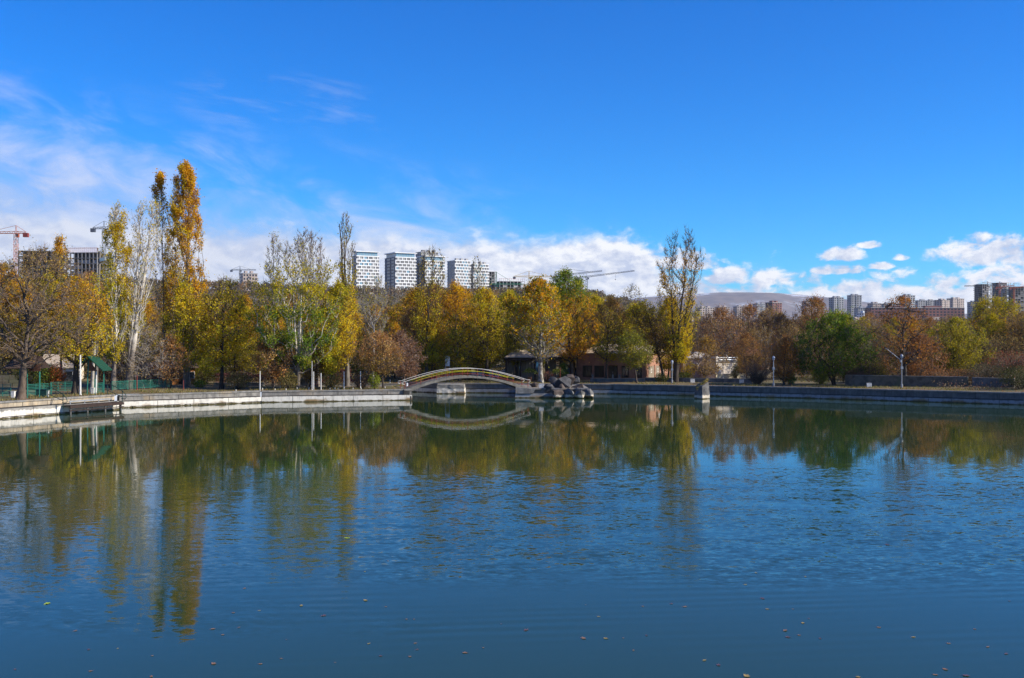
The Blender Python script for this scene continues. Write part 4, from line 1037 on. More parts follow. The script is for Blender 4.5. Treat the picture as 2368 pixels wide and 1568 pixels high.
def fill(u, Y, vi, htop):
    X = gx(u, Y); z = GZ(X, Y)
    H0 = [13, 13.5, 14, 12, 11, 12][vi]
    s = max(0.45, (gz(htop, Y) - z) / H0)
    s *= rg.uniform(0.9, 1.06)
    lm = [(25, 'the broad half-bare tree'), (70, 'the brown gabled shelter'), (105, 'the green roofed shelter'), (140, 'the bare white-stemmed poplar'), (180, 'the tallest poplar'), (215, 'the wooden hut'),
          (250, 'the bright yellow tree'), (290, 'the rusty twin-stemmed tree'), (325, 'the large green-leaved tree'), (360, 'the bare-tipped poplar'), (400, 'the bridge ramp'), (435, 'the left half of the bridge'),
          (475, 'the crown of the bridge'), (520, 'the first tent pavilion'), (560, 'the plane tree'), (600, 'the second tent pavilion'), (645, 'the brick building'), (690, 'the tall sparse tree'),
          (740, 'the white building'), (775, 'the maroon gazebo'), (815, 'the second lamp post'), (870, 'the dense green tree'), (920, 'the last lamp post'), (975, 'the yellow-green bushy tree'), (2000, 'the reddish slope')]
    lm = next(t_ for a_, t_ in lm if u < a_)
    row = 'just behind' if Y < 144 else ('second row behind' if Y < 160 else ('deep in the wood behind' if Y < 181 else 'rearmost behind'))
    plant_tree(VNAME[vi][0], VNAME[vi][1].replace('in the dense wood behind the bank', row + ' ' + lm), 'tree', (X, Y, z - 0.05), VAR[vi], 'trees of the dense wood behind the bank', rg.uniform(0, 6.28), (s * rg.uniform(.9, 1.25), s * rg.uniform(.9, 1.25), s))
def skyline(u):    # top of the wood in 1024-pixel rows
    return float(np.interp(u, [-60, 0, 90, 200, 260, 330, 400, 440, 500, 600, 640, 700, 760, 830, 900, 980, 1080], [272, 272, 280, 300, 298, 298, 300, 285, 292, 302, 306, 316, 318, 316, 322, 312, 305]))
for Y, step in ((136, 24), (150, 24), (168, 24), (192, 22)):
    u = -40 + rg.uniform(0, 15)
    while u < 1075:
        blocked = 500 < u < 735 and Y < 150
        if not blocked:
            if u < 420: vi = rg.choice([0, 1, 2, 1, 5, 3, 1])
            elif u < 640: vi = rg.choice([1, 3, 1, 0, 3])
            elif u < 860: vi = rg.choice([0, 4, 4, 5, 2])
            else: vi = rg.choice([4, 1, 0, 5, 3])
            fill(u, Y + rg.uniform(-6, 6), vi, skyline(u) + rg.uniform(-6, 16) + (8 if Y < 145 else 0))
        u += step * rg.uniform(0.75, 1.3)

# far wooded hillside: too small to tell trunks apart
def woodland(name, n, ymin, ymax, umin, umax, label, hmin=6, hmax=11, cols=None, seed=1):
    g_ = np.random.default_rng(seed)
    Yw = ymin + (ymax - ymin) * g_.random(n) ** 0.8
    uw = g_.uniform(umin, umax, n); Xw = gx(uw, Yw); zw = ground_z(Xw, Yw)
    pa = np.array(cols or [(.15, .11, .08), (.20, .14, .09), (.22, .17, .06), (.12, .11, .06), (.26, .16, .08), (.17, .14, .12)])
    V, C = [], []
    per = 34
    for X, Y, z, ci in zip(Xw, Yw, zw, g_.integers(0, len(pa), n)):
        H = g_.uniform(hmin, hmax); r_ = H * 0.33
        d = g_.normal(0, 1, (per, 3)); d /= np.linalg.norm(d, axis=1, keepdims=True)
        c = d * g_.uniform(.4, 1, (per, 1)) * np.array([r_, r_, H * 0.42]) + np.array([X, Y, z + H * 0.55])
        a = g_.normal(0, 1, (per, 3)); a /= np.linalg.norm(a, axis=1, keepdims=True); b2_ = np.cross(a, g_.normal(0, 1, (per, 3))); b2_ /= np.linalg.norm(b2_, axis=1, keepdims=True)
        s = H * 0.095 * g_.uniform(.6, 1.3, (per, 1))
        V.append(np.stack([c - a * s, c + b2_ * s * .7, c + a * s, c - b2_ * s * .7], 1).reshape(-1, 3))
        C.append(np.repeat(pa[ci] * g_.uniform(.7, 1.25, (per, 1)), 4, 0))
    V = np.concatenate(V); C = np.concatenate(C)
    q_ = np.arange(len(V)).reshape(-1, 4)
    o = link(name, newmesh(name, V, [q_], 'leaf', False, None, C))
    return tag(o, label, 'woodland', kind='stuff')
woodland('woodland', 1500, 230, 560, -80, 660, 'brown wooded slope rising behind the first trees', seed=2)
woodland('woodland', 2600, 560, 1060, -120, 640, 'distant brown wood on the hill below the towers', 5, 9, seed=3)
woodland('woodland', 1300, 230, 900, 600, 1150, 'low distant brown wood between the pond and the city', 5, 8, seed=4)
woodland('woodland', 900, 900, 2400, 600, 1150, 'far greyish trees among the city blocks', 5, 9, [(.13, .11, .10), (.16, .13, .11), (.12, .12, .09)], seed=5)

# ------------------------------------------------------------------ hedges and shrubs
def leafmass(n, fn, pal, leaf, seed, twigc=TWIG_DARK, ntw=0):
    g_ = np.random.default_rng(seed)
    c = fn(g_, n)
    a = g_.normal(0, 1, (n, 3)); a /= np.linalg.norm(a, axis=1, keepdims=True); b2_ = np.cross(a, g_.normal(0, 1, (n, 3))); b2_ /= np.linalg.norm(b2_, axis=1, keepdims=True)
    s = leaf * .5 * g_.uniform(.6, 1.3, (n, 1))
    V = np.stack([c - a * s, c + b2_ * s * .7, c + a * s, c - b2_ * s * .7], 1).reshape(-1, 3)
    pa = np.array(pal)
    C = np.repeat(pa[g_.integers(0, len(pa), n)] * g_.uniform(.7, 1.3, (n, 1)), 4, 0)
    return newmesh('foliage', V, [np.arange(4 * n).reshape(-1, 4)], 'leaf', False, None, C)
def hedge(label, u0, u1, Y0, Y1, h, pal, seed, depth=1.2, n=None):
    a = np.array([gx(u0, Y0), Y0]); b_ = np.array([gx(u1, Y1), Y1]); d = b_ - a; L = np.linalg.norm(d); ang = math.atan2(d[1], d[0])
    z = GZ(*((a + b_) / 2)) - 0.03
    t = thing('hedge', label, 'hedge', (a[0], a[1], z), ang)
    n = n or int(L * h * 330)
    def fn(g_, n):
        p = g_.random((n, 3)); f = g_.integers(0, 3, n)
        p[f == 0, 1] *= .22
        p[f == 1, 2] = 1 - p[f == 1, 2] * .2
        p = p * np.array([L, depth, h])
        p[:, 2] *= 1 + .06 * np.sin(p[:, 0] * 2.1) + .05 * np.sin(p[:, 0] * 5.3)
        return p + g_.normal(0, .04, p.shape)
    link('foliage', leafmass(n, fn, pal, .13, seed), t)
    mb = MB()
    for k in range(int(L / .35)):
        x_ = .15 + .35 * k
        mb.tube([(x_, depth * .5, 0), (x_ + rng.uniform(-.1, .1), depth * .5 + rng.uniform(-.2, .2), h * .85)], .018, 4, False)
    s = mb.build('stems', 'bark_dark', t); s['kind'] = 'stuff'
    return t
hedge('tall wine-red hedge behind the green mesh fence', 99, 128, 113, 116, 2.5, WINE, 1, 1.5)
hedge('clipped mauve-red hedge behind the round bush and bright yellow tree', 214, 281, 121, 121, 1.35, [(.20, .07, .07), (.16, .055, .06), (.26, .11, .09)], 2)
hedge('low mauve-red hedge strip behind the white posts near the bridge', 305, 378, 120, 121, 0.75, [(.19, .06, .07), (.15, .05, .06), (.24, .10, .09)], 3)
hedge('dark wine-red hedge patch beside the wooden hut', 146, 160, 118, 118, 2.0, WINE, 4, 1.2)
hedge('dull red hedge block set back under the trees', 336, 350, 127, 127, 1.7, [(.14, .06, .055), (.18, .08, .06)], 5)
def bush(label, u, v, Y, w, h, pal, seed, leaf=.12, dens_=1.0, twigc=None, name='bush', bare=False):
    X = gx(u, Y); z = GZ(X, Y)
    t = thing(name, label, 'bush', (X, Y, z - .04))
    g0 = np.random.default_rng(seed + 77)
    def fn(g_, n):
        d = g_.normal(0, 1, (n, 3)); d /= np.linalg.norm(d, axis=1, keepdims=True)
        k = g_.random((n, 1)) ** .35 * (1 + .18 * snoise(d, .8, np.random.default_rng(seed))[:, None])
        p = d * k * np.array([w / 2, w / 2, h / 2]) + np.array([0, 0, h * .52])
        p[:, 2] = np.maximum(p[:, 2], .05)
        return p
    n = int(420 * w * h * dens_)
    link('foliage', leafmass(n, fn, pal, leaf, seed), t)
    ns = 60 if not bare else 420
    e = fn(g0, ns); st = e * np.array([.12, .12, 0]); md = (st + e) / 2 + np.array([0, 0, .12 * h])
    tt = np.linspace(0, 1, 4)[None, :, None]
    L = (1 - tt) ** 2 * st[:, None] + 2 * tt * (1 - tt) * md[:, None] + tt ** 2 * e[:, None]
    v, q_ = tubes(L, np.full((ns, 1), .016) * np.array([[1, .8, .6, .3]]), 3)
    s = link('stems', newmesh('stems', v, [q_], twigc or 'bark_brown'), t); s['kind'] = 'stuff'
    return t
OLB = [(.20, .17, .05), (.15, .14, .05), (.26, .20, .07)]
bush('round olive bush beside the bright yellow tree trunk', 238, 0, 111.5, 3.0, 2.0, OLB + [(.24, .16, .10)], 31)
bush('round green-brown clipped bush left of the large tree trunk', 288, 0, 111.2, 2.6, 2.0, OLB, 32)
bush('loose brown-green bush between the tall white post and its neighbour', 332, 0, 112, 2.3, 1.7, OLB + BROWN[:1], 33)
bush('twiggy brownish bush at the blue-white post', 361, 0, 112, 2.0, 1.8, [(.20, .13, .08), (.16, .11, .07)], 34, dens_=.5, bare=True)
bush('fresh lime green shrub at the last white post before the bridge', 374.5, 0, 111.8, 1.4, 1.8, [(.28, .32, .03), (.20, .25, .03)], 35)
bush('bare brown brush thicket right of the green tree', 855, 0, 121, 5.4, 3.4, [(.20, .12, .09), (.16, .10, .08)], 36, dens_=.25, bare=True)
bush('green and brown shrub right of the bare brush thicket', 876, 0, 121, 3.0, 2.8, OLGR + TAN[:1], 37, dens_=.6, bare=True)
bush('bare grey-brown thicket in front of the gazebo', 757, 0, 124, 4.2, 3.2, [(.20, .13, .10), (.26, .16, .10)], 38, dens_=.22, bare=True)
bush('tiny bright green shrub near the second lamp post', 791, 0, 122, 1.3, 1.3, [(.09, .20, .03), (.13, .25, .04)], 39)
bush('light green low shrub left of the green tree', 821, 0, 124, 2.4, 1.6, [(.12, .20, .03), (.16, .24, .04)], 40)
bush('yellow-green low shrub by the leaning dark tree', 662, 0, 131, 1.8, 1.2, [(.26, .26, .05), (.18, .20, .04)], 41)
bush('dark green low shrub right of the first lamp post', 682, 0, 132, 2.6, 1.3, [(.08, .12, .03), (.14, .16, .04)], 42)
bush('yellow leafed bush before the pink wall', 688, 0, 133.5, 2.0, 3.0, YEL, 43, dens_=.6)
bush('little fir shaped green shrub against the white building', 735, 0, 137, 1.2, 2.2, [(.07, .10, .03), (.10, .13, .04)], 44, dens_=.7)
bush('red leafed scrub on the slope at the far edge', 1008, 0, 122, 6.5, 2.6, [(.30, .07, .05), (.24, .10, .07), (.22, .14, .09)], 45, dens_=.35, bare=True)
bush('dry straw coloured scrub above the red scrub', 1002, 0, 132, 7.0, 2.8, TAN, 46, dens_=.35, bare=True)
bush('brown scrub high on the slope beside the golden tree', 1032, 0, 134, 8.0, 3.6, BROWN, 47, dens_=.35, bare=True)
bush('dark evergreen clump at the picture edge on the bank', 1022, 0, 108.5, 4.5, 2.6, [(.05, .065, .025), (.08, .08, .03)], 57, dens_=.8)
bush('shadowed scrub mound at the foot of the slope', 985, 0, 116, 6.5, 2.4, [(.10, .08, .05), (.08, .08, .04)], 48, dens_=.5, bare=True)
bush('copper scrub pile behind the low dark wall', 950, 0, 117.5, 7.0, 1.9, [(.34, .17, .08), (.26, .13, .06)], 49, dens_=.4, bare=True)
bush('dark laurel clump behind the small stone wall', 33, 0, 108, 4.0, 2.8, [(.06, .08, .02), (.12, .13, .03), (.20, .17, .03)], 50)
bush('orange-red shrub between the shelter and the dark trunk', 56, 0, 107, 2.0, 2.6, [(.42, .13, .03), (.34, .10, .03)], 51)
bush('green shrub next to the orange-red one', 48, 0, 107, 2.6, 2.6, [(.10, .15, .02), (.20, .22, .03)], 52)
bush('tall green undergrowth beside the wooden hut', 205, 0, 122, 5.0, 4.0, OLGR, 53, dens_=.6)
bush('grassy green tuft by the hut path', 200, 0, 114, 1.6, .9, GREEN, 54)
bush('potted leafy shrub under the second tent', 563, 0, 134, 1.5, 2.3, [(.12, .20, .03), (.2, .26, .03)], 55)
bush('reddish twig shrub at the pavilion step', 548, 0, 130, 2.2, 1.4, [(.26, .10, .07)], 56, dens_=.3, bare=True)

# undergrowth under the wood and scrub on the slope: one tangled mass each
def mass(name, label, n, fn, pal, leaf, seed):
    o = link(name, leafmass(n, fn, pal, leaf, seed)); o.data.name = name
    return tag(o, label, name.replace('_', ' '), kind='stuff')
def under(g_, n):
    Y_ = g_.uniform(122, 178, n); u_ = g_.uniform(-60, 1090, n)
    X_ = gx(u_, Y_)
    h = 2.2 + 1.4 * snoise(np.column_stack([X_, Y_, X_ * 0]), .07, np.random.default_rng(3)) + (Y_ - 122) * .05
    z_ = ground_z(X_, Y_) + g_.random(n) ** 1.3 * np.maximum(h, .1)
    lim = np.interp(u_, [-60, 120, 260, 420, 500, 505, 735, 740, 800, 860, 1000, 1090], [115, 122, 124, 134, 136, 152, 152, 148, 130, 126, 124, 116])
    k = Y_ > lim
    z_[~k] = -3; Y_[~k] = 160; X_[~k] = gx(512, 160)
    return np.column_stack([X_, Y_, z_])
mass('undergrowth', 'tangled brown and olive undergrowth beneath the wood', 90000, under, [(.10, .075, .045), (.14, .10, .05), (.12, .12, .04), (.17, .10, .06), (.07, .065, .03), (.20, .17, .05)], .24, 61)  # dark leaf mass, also stands in for the black shade between trunks
def slope_(g_, n):
    X_ = g_.uniform(46, 100, n); Y_ = g_.uniform(108, 160, n)
    z_ = ground_z(X_, Y_) + g_.random(n) ** 1.5 * 1.3 * np.clip(((X_ - 50) * .6 + (Y_ - 103) - 4) / 9, .15, 1)
    k = (X_ - 50) * .6 + (Y_ - 103) > 1.6
    z_[~k] = -3
    return np.column_stack([X_, Y_, z_])
mass('slope_scrub', 'grey-brown and reddish scrub covering the slope at the far edge', 34000, slope_, [(.22, .15, .11), (.30, .22, .15), (.26, .10, .07), (.18, .13, .09), (.34, .27, .17)], .17, 62)

# dry grass and fallen leaves on the banks (nobody could count them)
def scatter(name, label, n, seed, cols, kind_):
    g_ = np.random.default_rng(seed)
    base = densify(LAKE[2:16], .05, False)
    p = base[g_.integers(0, len(base), n)]
    k = 1 + (0.9 + g_.exponential(2.6, n)) / np.linalg.norm(p - CEN, axis=1)
    p = CEN + (p - CEN) * k[:, None]
    z = ground_z(p[:, 0], p[:, 1])
    c = np.column_stack([p, z])
    pa = np.array(cols); col = pa[g_.integers(0, len(pa), n)] * g_.uniform(.7, 1.3, (n, 1))
    if kind_ == 'grass':
        patch = snoise(c, .12, np.random.default_rng(seed)) > -.1
        c, col = c[patch], col[patch]; n = len(c)
        h = g_.uniform(.08, .30, (n, 1)); d = np.column_stack([g_.normal(0, .35, n), g_.normal(0, .35, n), np.ones(n)]) * h
        s = np.column_stack([g_.normal(0, 1, n), g_.normal(0, 1, n), np.zeros(n)]) * .018
        V = np.stack([c - s, c + s, c + d], 1).reshape(-1, 3); F = [np.arange(3 * n).reshape(-1, 3)]; col = np.repeat(col, 3, 0)
    else:
        a = np.column_stack([g_.normal(0, 1, n), g_.normal(0, 1, n), g_.normal(0, .35, n)]); a /= np.linalg.norm(a, axis=1, keepdims=True)
        b2_ = np.cross(a, [[0, 0, 1]]); s = .07 * g_.uniform(.6, 1.3, (n, 1)); c[:, 2] += .03
        V = np.stack([c - a * s, c + b2_ * s * .7, c + a * s, c - b2_ * s * .7], 1).reshape(-1, 3); F = [np.arange(4 * n).reshape(-1, 4)]; col = np.repeat(col, 4, 0)
    o = link(name, newmesh(name, V, F, 'leaf', False, None, col)); tag(o, label, name.replace('_', ' '), kind='stuff')
scatter('dry_grass', 'short dry grass along the top of the banks', 26000, 5, [(.28, .22, .08), (.20, .19, .06), (.14, .16, .05), (.34, .26, .12)], 'grass')
scatter('fallen_leaves', 'brown fallen leaves strewn along the banks', 9000, 6, [(.36, .17, .05), (.28, .12, .04), (.42, .26, .06), (.22, .12, .06)], 'leaf')
# ------------------------------------------------------------------ left bank furniture
def at(u, Y, dz=0.0):
    X = gx(u, Y); return (X, Y, GZ(X, Y) + dz)
def frame_along(u0, Y0, u1, Y1):
    a = Vector((gx(u0, Y0), Y0)); b_ = Vector((gx(u1, Y1), Y1)); d = b_ - a
    return (a.x, a.y, GZ(a.x, a.y)), math.atan2(d.y, d.x), d.length
# mesh fence: posts, rails and wire panels
loc, ang, L = frame_along(112, 104.5, 172, 111.2)
t = thing('mesh_fence', 'long green wire mesh fence below the leaning poplar', 'fence', loc, ang)
npan = 8
for k in range(npan + 1):
    MB().tube([(L * k / npan, 0, -.1), (L * k / npan, 0, .98)], .028, 6).build('post', 'green_paint', t)
for k in range(npan):
    x0, x1 = L * k / npan + .03, L * (k + 1) / npan - .03
    fr = MB()
    for z_ in (.16, .92): fr.box(x0, x1, -.012, .012, z_ - .018, z_ + .018)
    fr.build('rail', 'green_paint', t)
    w_ = MB()
    n = int((x1 - x0) / .085)
    for j in range(n + 1): x_ = x0 + (x1 - x0) * j / n; w_.box(x_ - .007, x_ + .007, -.004, .004, .18, .90)
    for j in range(9): z_ = .18 + .72 * (j + .5) / 9; w_.box(x0, x1, .0045, .012, z_ - .007, z_ + .007)
    o = w_.build('wire_mesh', 'green_paint', t); o['kind'] = 'stuff'
# slatted green panels near the edge of the view
def slat_fence(label, u0, Y0, u1, Y1, h, nb_, npost):
    loc, ang, L = frame_along(u0, Y0, u1, Y1)
    t = thing('slat_fence', label, 'fence', loc, ang)
    for k in range(npost): x_ = L * k / (npost - 1); MB().box(x_ - .03, x_ + .03, -.03, .03, -.1, h + .05).build('post', 'green_paint', t)
    for j in range(nb_):
        z_ = .10 + (h - .1) * j / (nb_ - 1)
        MB().box(.035, L - .035, -.012, .012, z_ - .022, z_ + .022).build('slat', 'green_paint', t)
slat_fence('green slatted railing at the far edge left of the leaning pale trunk', -14, 93, 10.8, 94, 1.08, 9, 4)
slat_fence('green slatted railing behind the brown gabled shelter posts', 27.6, 94.5, 51.5, 97, 1.05, 8, 4)
slat_fence('short green slatted railing beside the green roofed shelter', 96.5, 99.5, 102.5, 100.5, 0.95, 7, 2)
slat_fence('set-back green railing between the slatted one and the dark trunk', 51, 103, 72, 104, 0.9, 6, 4)
# brown gabled shelter
Ys = 91.5
t = thing('shelter', 'open shelter with brown shingle roof and plank gable on green posts', 'shelter', at(28, Ys))
k = Ys / FPX
def SX(u): return (u - 28) * k
def SZ(v): return gz(v, Ys) - GZ(gx(28, Ys), Ys)
for u_, y_ in ((27.2, 0), (39.4, 0), (8, 2.2), (27.5, 2.4)):
    MB().tube([(SX(u_), y_, -.1), (SX(u_), y_, SZ(369.5))], .045, 6).build('post', 'green_paint', t)
pl = MB()
nP = 9
for j in range(nP):
    x0 = SX(29) + (SX(40.7) - SX(29)) * j / nP; x1 = SX(29) + (SX(40.7) - SX(29)) * (j + 1) / nP
    MB().box(x0 + .006, x1 - .006, -.06, -.02, SZ(371.3), SZ(363.2)).build('plank', 'brown_plank', t)
rows_ = 9
for j in range(rows_):
    f0, f1 = j / rows_, (j + 1.25) / rows_
    z0_ = SZ(368.4) + (SZ(355.5) - SZ(368.4)) * f0; z1_ = SZ(368.4) + (SZ(355.5) - SZ(368.4)) * min(f1, 1.02)
    y0_, y1_ = -.5 + 1.9 * f0, -.5 + 1.9 * min(f1, 1.02)
    xl, xr = SX(5.4) + (SX(13) - SX(5.4)) * f0, SX(36) + (SX(29) - SX(36)) * f0
    n = int((xr - xl) / .22); sh = MB()
    for i_ in range(n):
        a0 = xl + (xr - xl) * i_ / n + .008; a1 = xl + (xr - xl) * (i_ + 1) / n - .008; dz_ = rng.uniform(0, .02)
        sh.add([(a0, y0_, z0_ + .03 + dz_), (a1, y0_, z0_ + .03 + dz_), (a1, y1_, z1_ + dz_), (a0, y1_, z1_ + dz_), (a0, y0_, z0_ + dz_), (a1, y0_, z0_ + dz_), (a1, y1_, z1_ - .02), (a0, y1_, z1_ - .02)],
               [(0, 1, 2, 3), (4, 7, 6, 5), (0, 4, 5, 1), (1, 5, 6, 2), (2, 6, 7, 3), (3, 7, 4, 0)])
    o = sh.build('shingle_row', 'roof_brown', t); o['kind'] = 'stuff'
MB().prism([(-.5, SZ(368.4) - .04), (1.4, SZ(355.5) - .04), (3.3, SZ(368.4) - .04)], SX(7), SX(34), 'x').build('roof_core', 'dark_wood', t)
# green roofed shelter
Yk = 97.5
t = thing('shelter', 'narrow shelter with steep green shingle roof and brown gable', 'shelter', at(92, Yk))
k = Yk / FPX
def SX(u): return (u - 92) * k
def SZ(v): return gz(v, Yk) - GZ(gx(92, Yk), Yk)
MB().tube([(SX(87), 0, -.1), (SX(88.6), 0, SZ(357))], .06, 6).build('post', 'green_paint', t)
MB().tube([(SX(96), 0, -.1), (SX(96.4), 0, SZ(371))], .06, 6).build('post', 'white_paint', t)
MB().tube([(SX(87.5), 1.6, -.1), (SX(88.8), 1.6, SZ(358))], .06, 6).build('post', 'green_paint', t)
MB().tube([(SX(97), 1.6, -.1), (SX(97), 1.6, SZ(371))], .06, 6).build('post', 'green_paint', t)
MB().prism([(SX(89.2), SZ(360)), (SX(89.2), SZ(371)), (SX(97.2), SZ(371))], -.03, .03).build('gable_panel', 'brown_plank', t)
ax_, az_ = SX(88.6), SZ(355.8); bx_, bz_ = SX(103.8), SZ(370)
MB().prism([(ax_, az_ - .02), (bx_, bz_ - .02), (bx_, bz_ - .09), (ax_, az_ - .09)], -.35, 2.0).build('roof', 'roof_green', t)
MB().prism([(ax_, az_ - .02), (ax_ - .5, az_ - .62), (ax_ - .5, az_ - .69), (ax_, az_ - .09)], -.35, 2.0).build('roof', 'roof_green', t)
sh = MB()
for j in range(9):
    f0, f1 = j / 9, (j + 1.15) / 9
    for i_ in range(10):
        y0_, y1_ = -.36 + 2.37 * (i_ + .04) / 10, -.36 + 2.37 * (i_ + .96) / 10
        lift = .03 + rng.uniform(0, .015)
        q0 = (ax_ + (bx_ - ax_) * f0, az_ + (bz_ - az_) * f0); q1 = (ax_ + (bx_ - ax_) * f1, az_ + (bz_ - az_) * f1)
        sh.add([(q0[0], y0_, q0[1] - .01), (q1[0], y0_, q1[1] + lift), (q1[0], y1_, q1[1] + lift), (q0[0], y1_, q0[1] - .01), (q1[0], y0_, q1[1] - .01), (q1[0], y1_, q1[1] - .01)], [(0, 1, 2, 3), (1, 4, 5, 2)])
o = sh.build('shingles', 'roof_green', t); o['kind'] = 'stuff'
# poles
def pole(name, label, u, Y, v_top, r_, mt, cat='pole', group=None, lean=0.0, z_extra=0.0):
    x, y, z = at(u, Y)
    H = gz(v_top, Y) - z
    mb = MB().tube([(0, 0, -.15), (lean * .5, 0, H * .5), (lean, 0, H)], [r_ * 1.1, r_, r_ * .85], 8)
    mb.lathe([(r_ * 1.9, -.1), (r_ * 1.9, .05), (r_ * 1.2, .09)], m=8)
    o = mb.build(name, mt, None, (x, y, z), smooth=False)
    return tag(o, label, cat, group)
pole('white_pole', 'thick white pole right beside the straight dark trunk', 80.3, 96, 355, .085, 'white_paint')
WP = [(260, 111.3, 371, 'white post left of the rusty small tree'), (280.3, 114, 381.5, 'short white post behind the green-brown clipped bush'),
      (312, 111.6, 361, 'tallest of the slim white posts, thin topped'), (313.6, 111.5, 371.5, 'white post touching the tallest slim one'),
      (321, 112.2, 373, 'white post just right of the tallest pair'), (344, 111.6, 371.3, 'white post between the loose bush and the blue-white post'),
      (360.5, 111.8, 371.3, 'blue-white post in front of the twiggy bush'), (373, 112, 373, 'last white post before the bridge with lime shrub'),
      (390, 121, 379.5, 'short distant white post behind the bridge ramp')]
for (u_, Y_, v_, lb) in WP: Y_ = Y_ if Y_ > 113 else float(np.interp(u_, [150, 262, 410], [101.0, 108.7, 112.9])); pole('white_post', lb, u_, Y_, v_, .05 if v_ != 361 else .035, 'white_paint', 'post', 'slim white posts along the bank')
for i_, u_ in enumerate([236, 262.5, 275, 286, 297, 309, 330, 335, 338, 353, 361, 385]):
    Ys_ = np.interp(u_, [150, 262, 410], [100.5, 109.2, 112.6])
    x, y, z = at(u_, Ys_)
    h = rng.uniform(.16, .28)
    tag(MB().lathe([(.045, -.1), (.045, h - .04), (.03, h)], m=7).build('bollard', 'white_paint', None, (x, y, z)), 'tiny white stake at the grass edge of the embankment', 'stake', 'tiny white stakes along the embankment')
pole('red_pole', 'thin red pole rising above the green mesh fence', 137, 106.2, 375, .045, 'red_paint')
pole('red_pole', 'thin red pole standing on the wall past the fence end', 183.5, 106.0, 380, .035, 'red_paint')
# floodlight mast
Yf = 104.0
x, y, z = at(97, Yf)
t = thing('floodlight_mast', 'weathered utility pole with floodlight among the poplars', 'pole', (x, y, z))
def LX(u): return (u - 97) / FPX * Yf
def LZ(v): return gz(v, Yf) - z
MB().tube([(LX(96.5), 0, -.2), (LX(97.4), 0, LZ(320)), (LX(100), 0, LZ(252))], [.15, .13, .11], 8).build('mast', 'bark_grey', t)
MB().tube([(LX(100), 0, LZ(262)), (LX(97.5), 0, LZ(248))], .05, 6).build('arm', 'bark_grey', t)
MB().tube([(LX(100), 0, LZ(262)), (LX(105), 0, LZ(254)), (LX(105), 0, LZ(248))], .05, 6).build('arm', 'metal_grey', t)
MB().prism([(LX(100.5), LZ(258.5)), (LX(106), LZ(257)), (LX(106.2), LZ(260.5)), (LX(101), LZ(262.2))], -.35, .05).build('floodlight', 'metal_grey', t)
MB().box(LX(101), LX(105.8), -.37, -.355, LZ(261), LZ(258.4)).build('lens', 'tower_glass', t)
# long fallen pole through the brown crown
# white bin boxes
for (u_, Y_, lb) in [(46.8, 93.2, 'white bin with dark bin beside it on the paved bank'), (13.2, 92.5, 'white box beside the leaning pale trunk'), (92.8, 99, 'small white box at the foot of the shelter tree')]:
    x, y, z = at(u_, Y_)
    t = thing('litter_bin', lb, 'bin', (x, y, z))
    MB().prism([(-.13, 0), (.13, 0), (.15, .5), (-.15, .5)], -.14, .14).build('body', 'white_paint', t)
    MB().box(-.17, .17, -.16, .16, .505, .56).build('lid', 'white_paint', t)
x, y, z = at(42.5, 93.2)
t = thing('storage_crate', 'dark crate left of the white bin', 'crate', (x, y, z))
MB().box(-.45, .45, -.3, .3, 0, .62).build('body', 'dark_green_paint', t); MB().box(-.48, .48, -.33, .33, .625, .68).build('lid', 'dark_green_paint', t)
# boat landing with rails
Yd = 92.5
u_mid = 91
a = np.array(LAKE[2]); b_ = np.array(LAKE[3]); d = (b_ - a) / np.linalg.norm(b_ - a); nr = np.array([d[1], -d[0]])
s0 = a + d * 6.0
angd = math.atan2(d[1], d[0])
t = thing('boat_landing', 'dark timber boat landing with green handrails at the white wall', 'landing', (s0[0], s0[1], 0), angd)
for j in range(12):
    MB().box(.5 * j, .5 * j + .48, -1.05, .15, .70, .76).build('plank', 'dark_wood', t)
MB().box(-.05, 6.05, -1.13, -1.06, .52, .74).build('edge_beam', 'dark_wood', t)
MB().box(-.05, 6.05, -1.10, -1.02, .30, .38).build('lower_beam', 'dark_wood', t)
for x_ in (.15, 2.0, 4.0, 5.85):
    MB().tube([(x_, -.95, -.8), (x_, -.95, .7)], .07, 6).build('pile', 'concrete_dark', t)
MB().box(.9, 5.6, .02, .09, .98, 1.10).build('bench_rail', 'metal_grey', t)
for x_ in (1.0, 2.6, 4.2, 5.4): MB().box(x_ - .03, x_ + .03, .03, .08, .76, .98).build('bench_leg', 'metal_grey', t)
for x_ in (-.35, 6.35):
    MB().tube([(x_, 1.2, 1.2), (x_, 1.2, 2.3), (x_, .9, 2.36), (x_, -.6, 1.75), (x_, -1.0, 1.45), (x_, -1.1, 1.15), (x_, -.9, 1.0), (x_, -.5, 1.05)], .035, 6).build('handrail', 'dark_green_paint', t)
    MB().tube([(x_, -.6, .5), (x_, -.6, 1.75)], .035, 6).build('rail_post', 'dark_green_paint', t)
    MB().tube([(x_, 1.2, 1.75), (x_, -.6, 1.2)], .028, 6).build('lower_rail', 'dark_green_paint', t)
